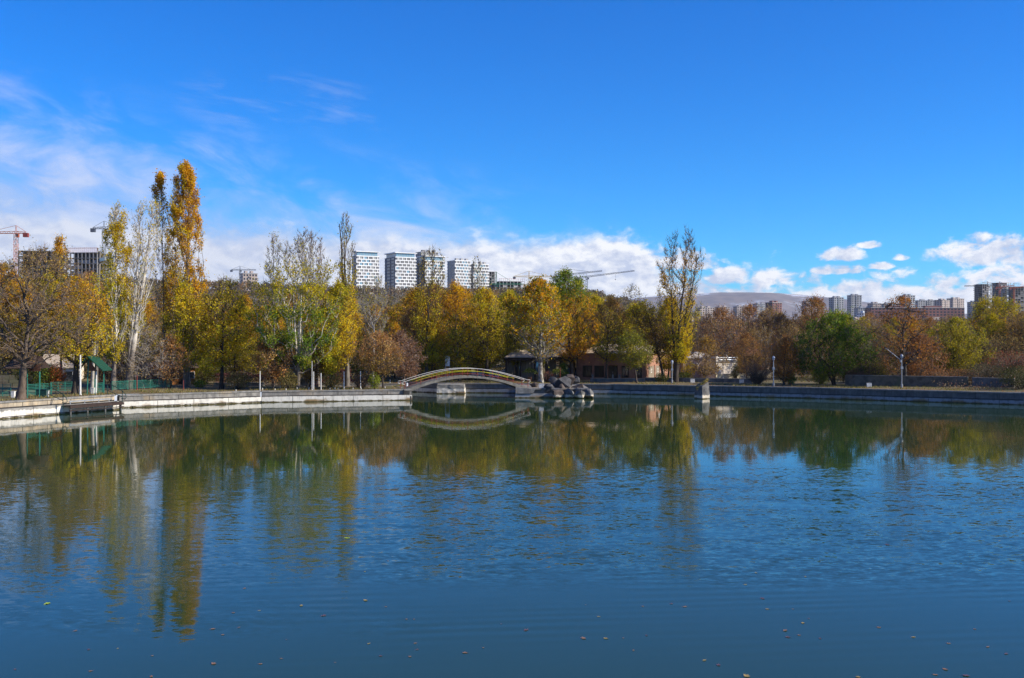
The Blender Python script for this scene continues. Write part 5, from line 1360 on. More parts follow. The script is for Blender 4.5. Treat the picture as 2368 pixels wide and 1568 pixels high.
# garden wall, houses, hut
loc, ang, L = frame_along(-20, 112, 72, 114)
t = thing('garden_wall', 'rough dark stone garden wall behind the green railings', 'wall', loc, ang)
x_ = 0
for r_ in range(3):
    x_ = -.4 * (r_ % 2)
    while x_ < L:
        w_ = rng.uniform(.6, 1.1)
        MB().box(x_ + .015, x_ + w_ - .015, rng.uniform(-.03, .02), .4, .42 * r_ - .1 * (r_ == 0), .42 * (r_ + 1) - .02).build('stone', 'stone_wall', t)
        x_ += w_
def hut(name, label, cat, u0, u1, Y, v_eave, v_ridge, wall_m, roof_m, depth=4.0, rot=0.0, door=True, nwin=2, overhang=.35):
    x0, x1 = gx(u0, Y), gx(u1, Y); z = GZ((x0 + x1) / 2, Y) - .05
    W_ = x1 - x0; H = gz(v_eave, Y) - z; Rg = gz(v_ridge, Y) - z
    t = thing(name, label, cat, ((x0 + x1) / 2, Y, z), rot)
    h = W_ / 2
    MB().box(-h, h, 0, depth, 0, H).build('wall', wall_m, t)
    o_ = overhang
    rf = MB().prism([(-o_, H - .02), (depth / 2, Rg), (depth + o_, H - .02), (depth + o_, H + .08), (depth / 2, Rg + .12), (-o_, H + .08)], -h - o_, h + o_, 'x').build('roof', roof_m, t)
    fix_normals(rf.data)
    for gside in (-h, h - .12):
        MB().prism([(.02, H), (depth - .02, H), (depth / 2, Rg - .03)], gside, gside + .12, 'x').build('gable', wall_m, t)
    if door: d_ = MB().box(-.45, .45, -.05, -.002, .02, min(2.0, H * .85)).build('door', 'dark_wood', t); MB().box(.3, .36, -.09, -.052, 1.0, 1.06).build('handle', 'metal_grey', d_)
    for k in range(nwin):
        xc = -h + W_ * (k + .5) / nwin if not door else (-h + W_ * .2 if k == 0 else h - W_ * .2)
        w = MB().box(xc - .5, xc + .5, -.04, -.002, H * .38, H * .78).build('window', 'white_paint', t)
        MB().box(xc - .43, xc + .43, -.055, -.042, H * .40, H * .76).build('pane', 'window_glass', w)
    return t
hut('house', 'low house with sunlit cream roof behind the garden wall', 'house', 43, 74, 124, 368, 355.5, 'plaster_white', 'roof_beige', 7, 0.25)
hut('wooden_hut', 'orange wooden hut half hidden by trunks past the mesh fence', 'hut', 171, 195, 119, 368, 361, 'orange_wood', 'roof_brown', 4, 0.55)
hut('house', 'pale house wall with dark door beyond the bridge start', 'house', 424, 446, 150, 363, 357, 'plaster_yellow', 'roof_brown', 5, 0.1)
hut('house', 'dim grey shed under the trees behind the mesh fence', 'shed', 136, 160, 124, 370, 364, 'concrete_dark', 'roof_brown', 4, 0.0)
# stone bench and low curb walls
def lowwall(label, u0, Y0, u1, Y1, h, mt, name='low_wall', cap='coping', th=.3, seg=1.6):
    loc, ang, L = frame_along(u0, Y0, u1, Y1)
    t = thing(name, label, 'wall', loc, ang)
    n = max(1, int(L / seg))
    for k in range(n):
        MB().box(L * k / n + .008, L * (k + 1) / n - .008, rng.uniform(-.01, .01), th, -.25, h - .06).build('block', mt, t)
        MB().box(L * k / n + .006, L * (k + 1) / n - .006, -.04, th + .04, h - .058, h + rng.uniform(-.006, .006)).build('cap_stone', cap, t)
lowwall('pale low curb in front of the red hedge strip', 318, 118.5, 402, 119.5, .32, 'concrete')
lowwall('whitish low curb under the mauve clipped hedge', 214, 119.5, 264, 119.8, .25, 'concrete')
lowwall('dark low garden wall running behind the first lamp post', 645, 132, 752, 128, .52, 'concrete_dark')
lowwall('dark brown retaining wall behind the last lamp post', 845, 119.8, 968, 113.5, 1.25, 'stone_wall', seg=2.4)
lowwall('grey stub of wall in the shadow of the slope', 972, 113.5, 1014, 110.5, 1.0, 'concrete_dark')
lowwall('sunny cream garden wall before the white building', 716, 137, 752, 139, .80, 'plaster_yellow', cap='plaster_yellow')
lowwall('terrace edge below the brick building door', 590, 131.5, 645, 131, .42, 'concrete_dark')
lowwall('cream garden wall stretching right from the gazebo', 753, 143, 773, 143, 1.0, 'plaster_yellow', cap='plaster_yellow')
t = thing('plinth', 'grey concrete plinth left of the tall white post', 'plinth', at(307, 116.5))
MB().box(-1.2, 1.2, -.3, .3, -.1, .88).build('body', 'concrete', t); MB().box(-1.28, 1.28, -.38, .38, .885, .99).build('cap', 'coping', t)
loc, ang, L = frame_along(314, 116, 329, 116.5)
t = thing('park_railing', 'dark red railing behind the pair of white posts', 'railing', loc, ang)
for k in range(5): MB().tube([(L * k / 4, 0, -.05), (L * k / 4, 0, 1.15)], .025, 6).build('post', 'red_paint', t)
for z_ in (.35, .75, 1.12): MB().box(0, L, -.015, .015, z_ - .02, z_ + .02).build('rail', 'red_paint', t)
for (u_, Y_, lb) in [(541.5, 116.4, 'white box standing on the pier beside the squarish boulder'), (674.5 + 67, 127, 'white box against the dark garden wall right of the rock pillar'), (650.5 + 42, 129, 'white box against the dark garden wall left of the rock pillar'), (869, 116.5, 'white utility box before the dark retaining wall')]:
    x, y, z = at(u_, Y_)
    t = thing('utility_box', lb, 'box', (x, y, 1.07 if u_ < 545 else z))
    MB().box(-.26, .26, -.14, .14, -.05, .42).build('body', 'white_paint', t); MB().box(-.28, .28, -.16, .16, .422, .45).build('lid', 'white_paint', t)
    MB().box(.12, .15, -.155, -.142, .18, .26).build('handle', 'metal_grey', t)

# ------------------------------------------------------------------ lamp posts
def lamp_post(label, u, Y, v_top, arm=False):
    x, y, z = at(u, Y); H = gz(v_top, Y) - z
    t = thing('lamp_post', label, 'lamp post', (x, y, z), 0, 'lamp posts along the bank')
    MB().tube([(0, 0, -.1), (0, 0, H - .45)], .055, 8).build('pole', 'lamp_white', t)
    MB().lathe([(.13, -.05), (.13, .35), (.08, .40)], m=10).build('base', 'metal_grey', t)
    MB().box(-.12, .12, -.14, .10, H * .55, H * .63).build('box', 'lamp_white', t)
    hd = MB().lathe([(.07, H - .47), (.14, H - .44), (.16, H - .20), (.13, H - .185)], m=12).build('lantern', 'lamp_white', t)
    MB().lathe([(.175, H - .183), (.155, H - .10), (.07, H - .04), (.04, H)], m=12).build('cap', 'galvanised', hd)
    if arm:
        MB().tube([(0, 0, H - .75), (-1.6, .1, H + .55), (-1.75, .1, H + .62)], .045, 6).build('arm', 'white_rail', t)
        MB().lathe([(.05, H - .95), (.10, H - .9), (.10, H - .65), (.05, H - .6)], (-.12, 0), 8).build('bracket', 'metal_grey', t)
lamp_post('lamp post before the tall sparse golden tree', 672, 126.8, 360)
lamp_post('lamp post beside the rusty young tree', 773.5, 118.8, 356)
lamp_post('lamp post with a slanting broken arm before the gnarled tree', 901.7, 114.6, 354, True)
x, y, z = at(723, 135.5)
t = thing('hook_lamp', 'small hooked lamp before the white building', 'lamp', (x, y, z)); H = gz(355, 135.5) - z
MB().tube([(0, 0, -.1), (0, 0, H - .3), (.15, 0, H), (.45, 0, H), (.6, 0, H - .25)], .055, 7).build('pole', 'lamp_white', t)
MB().lathe([(.16, H - .48), (.10, H - .25)], (.6, 0), 8).build('shade', 'lamp_white', t)

# ------------------------------------------------------------------ brick building with lit garage side
Yb = 135.5
x, y, z = at(646, Yb)
t = thing('brick_building', 'low brown brick building with shaded window front and sunlit garage side', 'building', (x, y, z - .05), R(-25))
HB = 3.45
MB().box(-9.7, 0, 0, 11, 0, HB).build('wall', 'brick_wall', t)
for (z0, z1, pr) in ((0, .34, .06), (1.98, 2.10, .05), (HB - .30, HB - .14, .08)):
    mb = MB(); mb.box(-9.7 - pr, pr, -pr, -.001, z0, z1); mb.build('brick_band', 'brick_wall', t)
MB().box(-10.0, .3, -.35, 11.3, HB + .002, HB + .12).build('eave', 'roof_beige', t)
rf = MB().add([(-10.1, -.4, HB + .125), (.35, -.4, HB + .125), (.35, 11.4, HB + .125), (-10.1, 11.4, HB + .125), (-7.5, 4.5, HB + 1.25), (-2.2, 4.5, HB + 1.25), (-2.2, 7.0, HB + 1.25), (-7.5, 7.0, HB + 1.25)],
              [(0, 1, 5, 4), (1, 2, 6, 5), (2, 3, 7, 6), (3, 0, 4, 7), (4, 5, 6, 7), (0, 3, 2, 1)]).build('roof', 'roof_beige', t); fix_normals(rf.data)
for (x0, x1) in ((-8.75, -7.45), (-7.1, -5.75), (-3.3, -2.35), (-1.45, -.55)):
    w = MB()
    w.box(x0, x1, -.055, -.001, .38, .45).box(x0, x1, -.055, -.001, 1.83, 1.90).box(x0, x0 + .07, -.055, -.001, .45, 1.83).box(x1 - .07, x1, -.055, -.001, .45, 1.83).box((x0 + x1) / 2 - .035, (x0 + x1) / 2 + .035, -.055, -.001, .45, 1.83)
    w = w.build('window', 'dark_wood', t)
    for a0, a1 in ((x0 + .07, (x0 + x1) / 2 - .035), ((x0 + x1) / 2 + .035, x1 - .07)): MB().box(a0, a1, -.03, -.002, .45, 1.83).build('pane', 'window_glass', w)
dr = MB().box(-5.15, -3.85, -.06, -.001, 0.02, 1.95).build('door', 'dark_wood', t)
MB().box(-5.0, -4.55, -.075, -.062, .3, 1.8).build('pane', 'window_glass', dr); MB().box(-4.45, -4.0, -.075, -.062, .3, 1.8).build('pane', 'window_glass', dr); MB().box(-4.53, -4.49, -.12, -.062, .9, 1.15).build('handle', 'metal_grey', dr)
for (y0, y1) in ((.9, 3.3), (4.0, 5.9), (6.0, 7.9)):
    d_ = MB().box(.001, .05, y0, y1, .05, 1.85).build('garage_door', 'curtain', t)
    for k in range(4): MB().box(.052, .065, y0 + (y1 - y0) * k / 4 + .03, y0 + (y1 - y0) * (k + 1) / 4 - .03, .12, 1.8).build('door_board', 'curtain', d_)
    yc = (y0 + y1) / 2
    em = MB()                                           # white crescent emblem
    A_ = np.linspace(-2.2, 2.2, 17)
    outer = [(yc + .42 * math.cos(a_), 1.25 + .26 * math.sin(a_)) for a_ in A_]
    inner = [(yc + .08 + .34 * math.cos(a_), 1.25 + .16 * math.sin(a_)) for a_ in A_]
    for i_ in range(16):
        em.add([(.072, *outer[i_]), (.072, *outer[i_ + 1]), (.072, *inner[i_ + 1]), (.072, *inner[i_])], [(0, 1, 2, 3)])
    em.box(.070, .074, yc - .30, yc + .12, 1.22, 1.28)
    em.build('emblem', 'white_paint', d_)
for y_ in (.45, 3.65, 5.95, 8.3): MB().box(.001, .10, y_ - .22, y_ + .22, 0, 2.0).build('pilaster', 'brick_wall', t)
MB().box(.001, .35, 4.4, 5.2, 2.3, 2.95).build('air_conditioner', 'white_paint', t)
for (x_, y_) in ((-3.2, 3.0), (-.7, 9.6)):
    st_ = MB().tube([(x_, y_, HB + .3), (x_, y_, HB + 1.75)], .14, 8).build('flue', 'galvanised', t)
    MB().lathe([(.14, HB + 1.752), (.24, HB + 1.80), (.24, HB + 1.95), (.05, HB + 2.1)], (x_, y_), 10).build('cowl', 'galvanised', st_)
for i_, (u_, Y_) in enumerate([(592.5, 132.5), (612.7, 132.5), (619.5, 132.4)]):
    x, y, z = at(u_, Y_)
    tag(MB().lathe([(.11, 0), (.11, .72), (.13, .74), (.13, .82), (.06, .88)], m=8).build('bollard', 'concrete', None, (x, y, z)), ['pale bollard before the first window of the brick building', 'pale bollard just left of the brick building door', 'pale bollard just right of the brick building door'][i_], 'bollard', 'bollards before the brick building')
# pink wall annex, white building, gazebo
t = thing('annex', 'pinkish white flat annex joined to the brick garage', 'building', at(683, 146), R(8))
MB().box(0, 4.6, 0, 5, -.2, 2.6).build('wall', 'plaster_pink', t); MB().prism([(-.2, 2.602), (4.8, 2.602), (4.8, 2.75), (2.3, 3.5), (-.2, 3.05)], -.2, 5.2).build('roof', 'plaster_white', t)
w = MB().box(1.2, 2.2, -.05, -.001, .9, 1.9).build('window', 'white_paint', t); MB().box(1.28, 2.12, -.06, -.052, .98, 1.82).build('pane', 'window_glass', w)
t = thing('white_building', 'small white building with pipes along its parapet', 'building', at(716, 141.5, -.1), R(20))
MB().box(0, 3.3, 0, 4, -.1, 2.3).build('wall', 'plaster_white', t); MB().box(-.08, 3.38, -.1, 4.1, 2.302, 2.42).build('roof', 'tower_grey', t)
for z_ in (2.62, 2.9): MB().tube([(0, -.02, z_), (3.3, -.02, z_)], .10, 7).build('pipe', 'galvanised', t)
for x_ in (.1, 3.2): MB().box(x_ - .12, x_ + .12, -.12, .12, 2.422, 3.15).build('pillar', 'plaster_white', t)
MB().box(3.301, 3.6, .4, 1.2, .0, 1.6).build('buttress', 'plaster_white', t)
MB().box(.25, .75, -.05, -.001, 0, 1.7).build('door', 'white_rail', t)
def hip_pavilion(name, label, cat, u0, u1, Y, v_eave, v_top, post_m, roof_m, depth=4.0, curtains=(), nposts=3, rot=0.0, valance=.35):
    x0, x1 = gx(u0, Y), gx(u1, Y); W_ = x1 - x0; z = GZ((x0 + x1) / 2, Y) - .03
    t = thing(name, label, cat, ((x0 + x1) / 2, Y, z), rot)
    H = gz(v_eave, Y) - z; Rg = gz(v_top, Y) - z; h = W_ / 2
    for k in range(nposts):
        for y_ in (0, depth): MB().box(-h + W_ * k / (nposts - 1) - .09, -h + W_ * k / (nposts - 1) + .09, y_ - .09, y_ + .09, -.1, H - valance).build('post', post_m, t)
    for (a0, a1, b0, b1) in ((-h - .12, h + .12, -.13, -.05), (-h - .12, h + .12, depth + .05, depth + .13), (-h - .12, -h - .04, -.05, depth + .05), (h + .04, h + .12, -.05, depth + .05)):
        MB().box(a0, a1, b0, b1, H - valance, H).build('fascia', post_m, t)
    o_ = .25
    rf = MB().add([(-h - o_, -o_, H + .01), (h + o_, -o_, H + .01), (h + o_, depth + o_, H + .01), (-h - o_, depth + o_, H + .01), (-h * .25, depth * .5, Rg), (h * .25, depth * .5, Rg)],
                  [(0, 1, 5, 4), (1, 2, 5), (2, 3, 4, 5), (3, 0, 4), (0, 3, 2, 1)]).build('roof', roof_m, t); fix_normals(rf.data)
    for (c0, c1) in curtains:
        mb = MB(); n = 14
        for i_ in range(n):
            xa, xb = -h + W_ * (c0 + (c1 - c0) * i_ / n), -h + W_ * (c0 + (c1 - c0) * (i_ + 1) / n)
            ya, yb_ = .04 * math.sin(i_ * 1.9), .04 * math.sin((i_ + 1) * 1.9)
            mb.add([(xa, ya + depth * .9, 0), (xb, yb_ + depth * .9, 0), (xb, yb_ + depth * .9, H - valance), (xa, ya + depth * .9, H - valance)], [(0, 1, 2, 3)])
        mb.build('curtain', 'curtain', t)
    return t
hip_pavilion('tent_pavilion', 'dark framed pavilion with beige tent roof near the bridge foot', 'pavilion', 506, 535, 137, 357.6, 348.5, 'dark_wood', 'roof_beige', 4, ((.02, .46), (.52, .98)))
hip_pavilion('tent_pavilion', 'dark framed pavilion with curtains beside the brick building', 'pavilion', 547, 577, 138, 357, 348, 'dark_wood', 'roof_beige', 5, ((.0, .35), (.5, .6), (.85, 1)), 3)
hip_pavilion('gazebo', 'open gazebo with maroon pyramid roof behind bare thickets', 'gazebo', 744, 767, 147, 356.3, 347.5, 'dark_wood', 'roof_maroon', 3.2, (), 3, .2, .15)
hut('house', 'house with dark maroon roof half hidden behind the gazebo', 'house', 760, 786, 162, 352, 344.5, 'plaster_pink', 'roof_maroon', 6, .3)
# ------------------------------------------------------------------ sign, cars, cone, pots
t = thing('sign_board', 'grey upright sign board behind the bridge rail', 'sign', at(447.5, 133))
for x_ in (-.25, .25): MB().box(x_ - .03, x_ + .03, .03, .09, -.1, 2.0).build('post', 'metal_grey', t)
MB().box(-.31, .31, -.03, .028, 1.9, 3.25).build('panel', 'metal_grey', t); MB().box(-.27, .27, -.04, -.031, 1.95, 3.2).build('face', 'galvanised', t)
def car(label, u, Y, mt, rot, van=False):
    x, y, z = at(u, Y)
    t = thing('parked_car' if not van else 'parked_van', label, 'car' if not van else 'van', (x, y, z), rot, 'vehicles parked behind the pavilions')
    if van: prof = [(-2.2, .35), (2.2, .35), (2.25, .95), (1.9, 1.15), (1.35, 1.95), (1.0, 2.05), (-2.1, 2.05), (-2.25, 1.7)]
    else: prof = [(-2.0, .32), (2.0, .32), (2.08, .60), (1.95, .80), (1.05, .95), (.45, 1.38), (-.85, 1.42), (-1.5, 1.02), (-2.0, .95), (-2.08, .6)]
    b_ = MB().prism(prof, -.82, .82).build('body', mt, t); fix_normals(b_.data)
    if van: gl = [[(1.05, 1.2), (1.75, 1.2), (1.33, 1.85), (1.05, 1.9)], [(-.1, 1.2), (.9, 1.2), (.9, 1.9), (-.1, 1.9)], [(-1.9, 1.2), (-.25, 1.2), (-.25, 1.9), (-1.9, 1.9)]]
    else: gl = [[(.02, .97), (.95, .97), (.42, 1.32), (.02, 1.34)], [(-1.3, 1.0), (-.08, .97), (-.08, 1.34), (-.82, 1.35)]]
    for g_ in gl:
        for y0 in (-.832, .822): w = MB().prism(g_, y0, y0 + .01).build('window', 'car_glass', t); fix_normals(w.data)
    ws = MB().add([(1.06 if not van else 1.88, -.68, .97 if not van else 1.19), (1.06 if not van else 1.88, .68, .97 if not van else 1.19), (.50 if not van else 1.40, .62, 1.37 if not van else 1.93), (.50 if not van else 1.40, -.62, 1.37 if not van else 1.93)], [(0, 1, 2, 3)])
    o = ws.build('windscreen', 'car_glass', t); o.location = (.012, 0, .012)
    wh = MB().lathe([(.0, -.1), (.31, -.1), (.31, .1), (.0, .1)], m=14)
    me_t = wh.mesh('wheel', 'rubber'); me_r = MB().lathe([(.0, .101), (.18, .101), (.18, .115), (.0, .115)], m=10).mesh('rim', 'galvanised')
    for x_ in (-1.25, 1.3):
        for y_, s_ in ((-.76, 1), (.76, -1)):
            w = link('wheel', me_t, t, (x_, y_, .31)); w.rotation_euler = (R(90) * s_, 0, 0); link('rim', me_r, w)
    for y_ in (-.6, .6): MB().box(1.99 if not van else 2.2, 2.06 if not van else 2.27, y_ - .15, y_ + .15, .58, .74).build('headlight', 'headlight', t)
car('blue parked van seen through the pavilion by the bridge', 522, 152, 'car_blue', R(200), True)
car('blue car parked low behind the pavilion posts', 518.5, 144, 'car_blue', R(10))
car('white and blue car parked at the pavilion corner', 511, 147, 'car_white', R(190))
car('pale blue car parked between the pavilion and brick building', 578, 146, 'car_blue', R(20))
car('white car parked behind the right half of the bridge', 486, 139, 'car_white', R(-15))
car('yellow car parked behind the middle of the bridge', 461, 141, 'car_yellow', R(10))
x, y, z = at(561.5, 127.5)
t = thing('traffic_cone', 'orange cone with a thin red pole behind the boulders', 'cone', (x, y, z)); MB().lathe([(.16, .03), (.03, .62)], m=12).build('cone', 'cone_orange', t); MB().box(-.2, .2, -.2, .2, 0, .03).build('base', 'rubber', t); MB().tube([(-.15, .1, 0), (-.15, .1, 1.9)], .03, 6).build('pole', 'red_paint', t)
for (u_, Y_, lb) in [(530, 133, 'large potted palm at the pavilion front'), (557.5, 131, 'terracotta pot with green plant at the second tent')]:
    x, y, z = at(u_, Y_)
    t = thing('potted_plant', lb, 'plant', (x, y, z)); MB().lathe([(.22, 0), (.30, .45), (.33, .46), (.33, .55)], m=12).build('pot', 'terracotta', t)
    MB().tube([(0, 0, .5), (.03, 0, 1.1)], .05, 6).build('stem', 'bark_brown', t)
    def fn(g_, n):
        a_ = g_.uniform(0, 6.28, n); r_ = g_.random(n) ** .6 * .95
        return np.column_stack([np.cos(a_) * r_, np.sin(a_) * r_, 1.55 - .5 * r_ ** 2 + g_.normal(0, .08, n)])
    link('foliage', leafmass(520, fn, [(.14, .18, .04), (.22, .24, .05)], .17, int(u_)), t)

# ------------------------------------------------------------------ towers on the hill
def tower(label, u_split, W_px, D_px, v_top, Y, floors=17, rot=R(30), wall='tower_white', side='tower_grey', pent=True, cells=5, fh=3.3):
    k = Y / FPX
    Wd, Dp = W_px * k / math.cos(rot), D_px * k / math.sin(rot)
    x = gx(u_split, Y); ztop = gz(v_top, Y)
    ph = 5.2 if pent else 1.0
    Hh = floors * fh; z0 = ztop - ph - Hh
    t = thing('apartment_tower', label, 'tower', (x, Y, z0), rot, 'white apartment towers on the hill')
    MB().box(.5, Wd - .5, .5, Dp - .5, -25, Hh).build('core', 'tower_recess', t)
    MB().box(-.02, 1.2, 1.2, Dp, -25, Hh).build('side_wall', side, t)  # dark side colour carries the shade of the face turned from the sun
    band = MB().box(0, Wd, 0, 1.3, -.5, .5).mesh('floor_band', wall)
    cw = Wd / cells
    pier = MB().box(0, cw * .17, .08, 1.1, .52, fh - .52).mesh('pier', wall)
    panes = [MB().box(0, cw * .56, .30 + j_, .45 + j_, .51, fh - .51).mesh('pane', g_) for g_, j_ in (('tower_glass', 0), ('tower_glass', .25), ('tower_glass_dark', .6), ('tower_curtain', .1))]
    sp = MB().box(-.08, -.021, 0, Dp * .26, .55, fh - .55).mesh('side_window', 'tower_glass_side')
    sb = MB().box(-.12, -.02, 0, Dp * .98, -.35, .35).mesh('side_band', side)
    for f in range(floors + 1):
        link('floor_band', band, t, (0, 0, f * fh))
        link('side_band', sb, t, (0, 1.31, f * fh))
        if f == floors: break
        sh_ = 0 if f % 2 else cw * .5
        for c in range(cells):
            x_ = c * cw + sh_
            if x_ + cw * .2 <= Wd: link('pier', pier, t, (x_, 0, f * fh))
            if x_ + cw * .75 <= Wd: link('pane', rng.choice(panes), t, (x_ + cw * .18, 0, f * fh))
        for y_ in (Dp * .12, Dp * .52): link('side_window', sp, t, (0, y_, f * fh))
    if pent:
        MB().box(1.2, Wd - 2.0, 1.2, Dp - 1.2, Hh + .51, Hh + 4.3).build('penthouse', 'tower_glass', t)
        rf = MB().prism([(-.6, Hh + 4.31), (Wd + .4, Hh + 4.31), (Wd + .4, Hh + 5.0), (-.6, Hh + 5.3)], -.6, Dp).build('roof', wall, t)
        for c in range(1, cells + 2):
            MB().box(1.2 + (Wd - 3.2) * c / (cells + 2) - .12, 1.2 + (Wd - 3.2) * c / (cells + 2) + .12, 1.05, 1.19, Hh + .51, Hh + 4.3).build('mullion', 'tower_mid', t)
    else:
        for c in range(3): MB().box(Wd * (.1 + .3 * c), Wd * (.25 + .3 * c), 1.5, 5, Hh + .51, Hh + 2.6).build('roof_block', side, t)
    return t
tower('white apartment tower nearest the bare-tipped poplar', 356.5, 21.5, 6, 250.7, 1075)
tower('broad white apartment tower with full shaded side wall in view', 395.5, 20, 13.5, 252, 1086)
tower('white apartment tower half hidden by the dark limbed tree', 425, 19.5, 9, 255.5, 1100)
tower('grey-white apartment tower with plain concrete flank', 455, 16, 8.5, 259.5, 1130, side='tower_mid', pent=False, cells=6)
tower('white balconied apartment tower behind the thin bare treetop', 473.5, 15.5, 4, 263, 1150, 15, side='tower_mid', pent=False, cells=6)
tower('blocky grey apartment tower peeking over its white neighbour', 421, 17, 6, 251, 1240, 16, wall='tower_mid', pent=False, cells=5)
def frame_block(label, u0, u1, v_top, Y, floors, nx, mt='raw_concrete', rot=R(12), rebar=False, depth=16, fh=3.4, cat='construction', mesh_m=None):
    k = Y / FPX; x0 = gx(u0, Y); Wd = (u1 - u0) * k; zt = gz(v_top, Y); H = floors * fh
    t = thing('unfinished_building', label, cat, (x0, Y, zt - H), rot)
    for f in range(floors + 1): MB().box(0, Wd, 0, depth, f * fh - .22, f * fh).build('floor_slab', mt, t)
    MB().box(Wd * .04, Wd * .96, depth * .45, depth * .9, -20, H - .25).build('core', 'raw_dark', t)
    col = MB().box(-.3, .3, -.01, .6, 0, fh - .222).mesh('column', mt)
    for f in range(floors):
        for c in range(nx + 1): link('column', col, t, (.35 + (Wd - .7) * c / nx, 0, f * fh))
    wl = MB().box(0, Wd / nx * .8, .15, .3, .01, fh * .55).mesh('infill_wall', mt)
    for f in range(floors - 1):
        for c in range(nx):
            if rng.random() < .45: link('infill_wall', wl, t, (.6 + (Wd - .7) * c / nx, 0, f * fh))
    if rebar:
        rb = MB().tube([(0, 0, 0), (0, 0, 3.2)], .12, 4).mesh('rebar', 'crane_orange')
        for c in range(2 * nx): link('rebar', rb, t, (.5 + (Wd - 1) * c / (2 * nx - 1), .3, H))
        MB().box(0, Wd, .25, .4, H + 2.6, H + 2.8).build('formwork_rail', 'red_paint', t)
    return t
frame_block('long unfinished grey building on the hill behind the broad brown tree', 18, 58, 250.5, 640, 6, 9, 'raw_dark', R(14), False, 18)
frame_block('unfinished concrete frame with upright rebar behind the slim yellow tree', 66, 99, 252.5, 660, 6, 8, 'raw_concrete', R(-6), True, 18)
frame_block('unfinished concrete frame beside the yellow tower crane', 499.5, 526, 281, 1180, 9, 7, 'tower_mid', R(16), True, 20)
frame_block('green netted unfinished tower behind the white balconied one', 489, 497.5, 271.5, 1190, 14, 3, 'raw_concrete', R(20), False, 14)
frame_block('bare concrete shell peeking over the green-topped tree', 583, 606, 291.5, 1250, 6, 6, 'tower_mid', R(10), False, 18)
frame_block('square unfinished tower with dark netting at the far edge of the city', 982.5, 995, 284, 1750, 16, 5, 'raw_concrete', R(18), True, 22)
frame_block('round-shouldered unfinished tower next to the square netted one', 999, 1013, 282.5, 1800, 16, 6, 'tower_mid', R(14), False, 22)
frame_block('last unfinished tower cut by the picture edge', 1015, 1040, 286.5, 1780, 15, 8, 'raw_concrete', R(10), False, 22)
# ------------------------------------------------------------------ cranes
def crane(label, u, v_jib, Y, u_tip, u_tail, mt, v_apex=None, slope=0.0, v_base=300):
    """slope: rise of the jib in metres per metre"""
    k = Y / FPX
    x = gx(u, Y); zj = gz(v_jib, Y); z0 = GZ(x, Y)
    t = thing('tower_crane', label, 'crane', (x, Y, z0))
    H = zj - z0; s = 1.0
    th = .10 + Y / 12000
    m_ = MB()
    for sx_ in (-s, s):
        for sy__ in (-s, s): m_.tube([(sx_, sy__, 0), (sx_, sy__, H)], th, 4)
    n = int(H / 3)
    for i_ in range(n):
        za, zb = H * i_ / n, H * (i_ + 1) / n
        m_.tube([(-s, -s, za), (s, -s, zb)], th * .6, 3, False).tube([(s, -s, za), (s, s, zb)], th * .6, 3, False).tube([(s, s, za), (-s, s, zb)], th * .6, 3, False).tube([(-s, s, za), (-s, -s, zb)], th * .6, 3, False)
    m_.build('mast', mt, t)
    def truss(x1, name):
        L = abs(x1); sg = 1 if x1 > 0 else -1
        j = MB(); n = max(3, int(L / 3)); hgt = 1.5
        def pt(f, c):
            xx_ = sg * L * f; zz_ = H + slope * xx_
            return {0: (xx_, -.8, zz_), 1: (xx_, .8, zz_), 2: (xx_, 0, zz_ + hgt * (1 - .35 * f))}[c]
        for c in (0, 1, 2): j.tube([pt(0, c), pt(1, c)], th, 4)
        for i_ in range(n):
            a_, b_ = i_ / n, (i_ + 1) / n; mid_ = (a_ + b_) / 2
            for c in (0, 1): j.tube([pt(a_, c), pt(mid_, 2)], th * .6, 3, False).tube([pt(mid_, 2), pt(b_, c)], th * .6, 3, False)
        j.build(name, mt, t)
    Lj, Lt = (u_tip - u) * k, (u_tail - u) * k
    truss(Lj, 'jib'); truss(Lt, 'counter_jib')
    ap = (gz(v_apex, Y) - z0) if v_apex else H + 7
    MB().tube([(-.7, 0, H), (0, 0, ap)], th, 4).tube([(.7, 0, H), (0, 0, ap)], th, 4).build('apex', mt, t)
    MB().tube([(0, 0, ap), (Lj * .66, 0, H + slope * Lj * .66 + 1.3)], .10 + Y / 20000, 3).build('tie', mt, t)
    MB().tube([(0, 0, ap), (Lt * .9, 0, H + slope * Lt * .9 + 1.3)], .10 + Y / 20000, 3).build('tie', mt, t)
    MB().box(Lt * .95 - 1.6, Lt * .95 + 1.6, -1.1, 1.1, H + slope * Lt - 2.4, H + slope * Lt + .3).build('counterweight', 'crane_dark' if mt != 'crane_orange' else 'red_paint', t)
    cb = MB().box(.9, 2.6, -2.2, -.6, H - 2.6, H - .4).build('cab', mt, t); MB().box(1.0, 2.5, -2.25, -2.21, H - 1.6, H - .7).build('window', 'window_dark', cb)
    MB().tube([(Lj * .6, 0, H + slope * Lj * .6), (Lj * .6, 0, H + slope * Lj * .6 - 7)], .12, 3).box(Lj * .6 - .5, Lj * .6 + .5, -.3, .3, H + slope * Lj * .6 - 8, H + slope * Lj * .6 - 7).build('hook', mt, t)
crane('orange-red tower crane above the long unfinished building', 16, 233.5, 690, -22, 26.5, 'crane_orange', 225.5)
crane('dark tower crane peeking out left of the yellow-green poplar', 104, 228.8, 760, 128, 92.5, 'crane_dark', 221)
crane('yellow tower crane left of the orange-gold plane tree', 529, 277, 1210, 557, 513.5, 'crane_yellow', 271)
crane('green tower crane beside the netted tower', 496, 284.5, 1170, 524, 489, 'crane_green', 272)
crane('dark tower crane with rising jib over the green-topped tree', 563.5, 275.5, 1230, 602, 554, 'crane_dark', 268.5, slope=.11)
crane('dark flat tower crane standing clear right of the green-topped tree', 586.7, 277.3, 1300, 634.5, 576, 'crane_dark', 276, slope=.13)
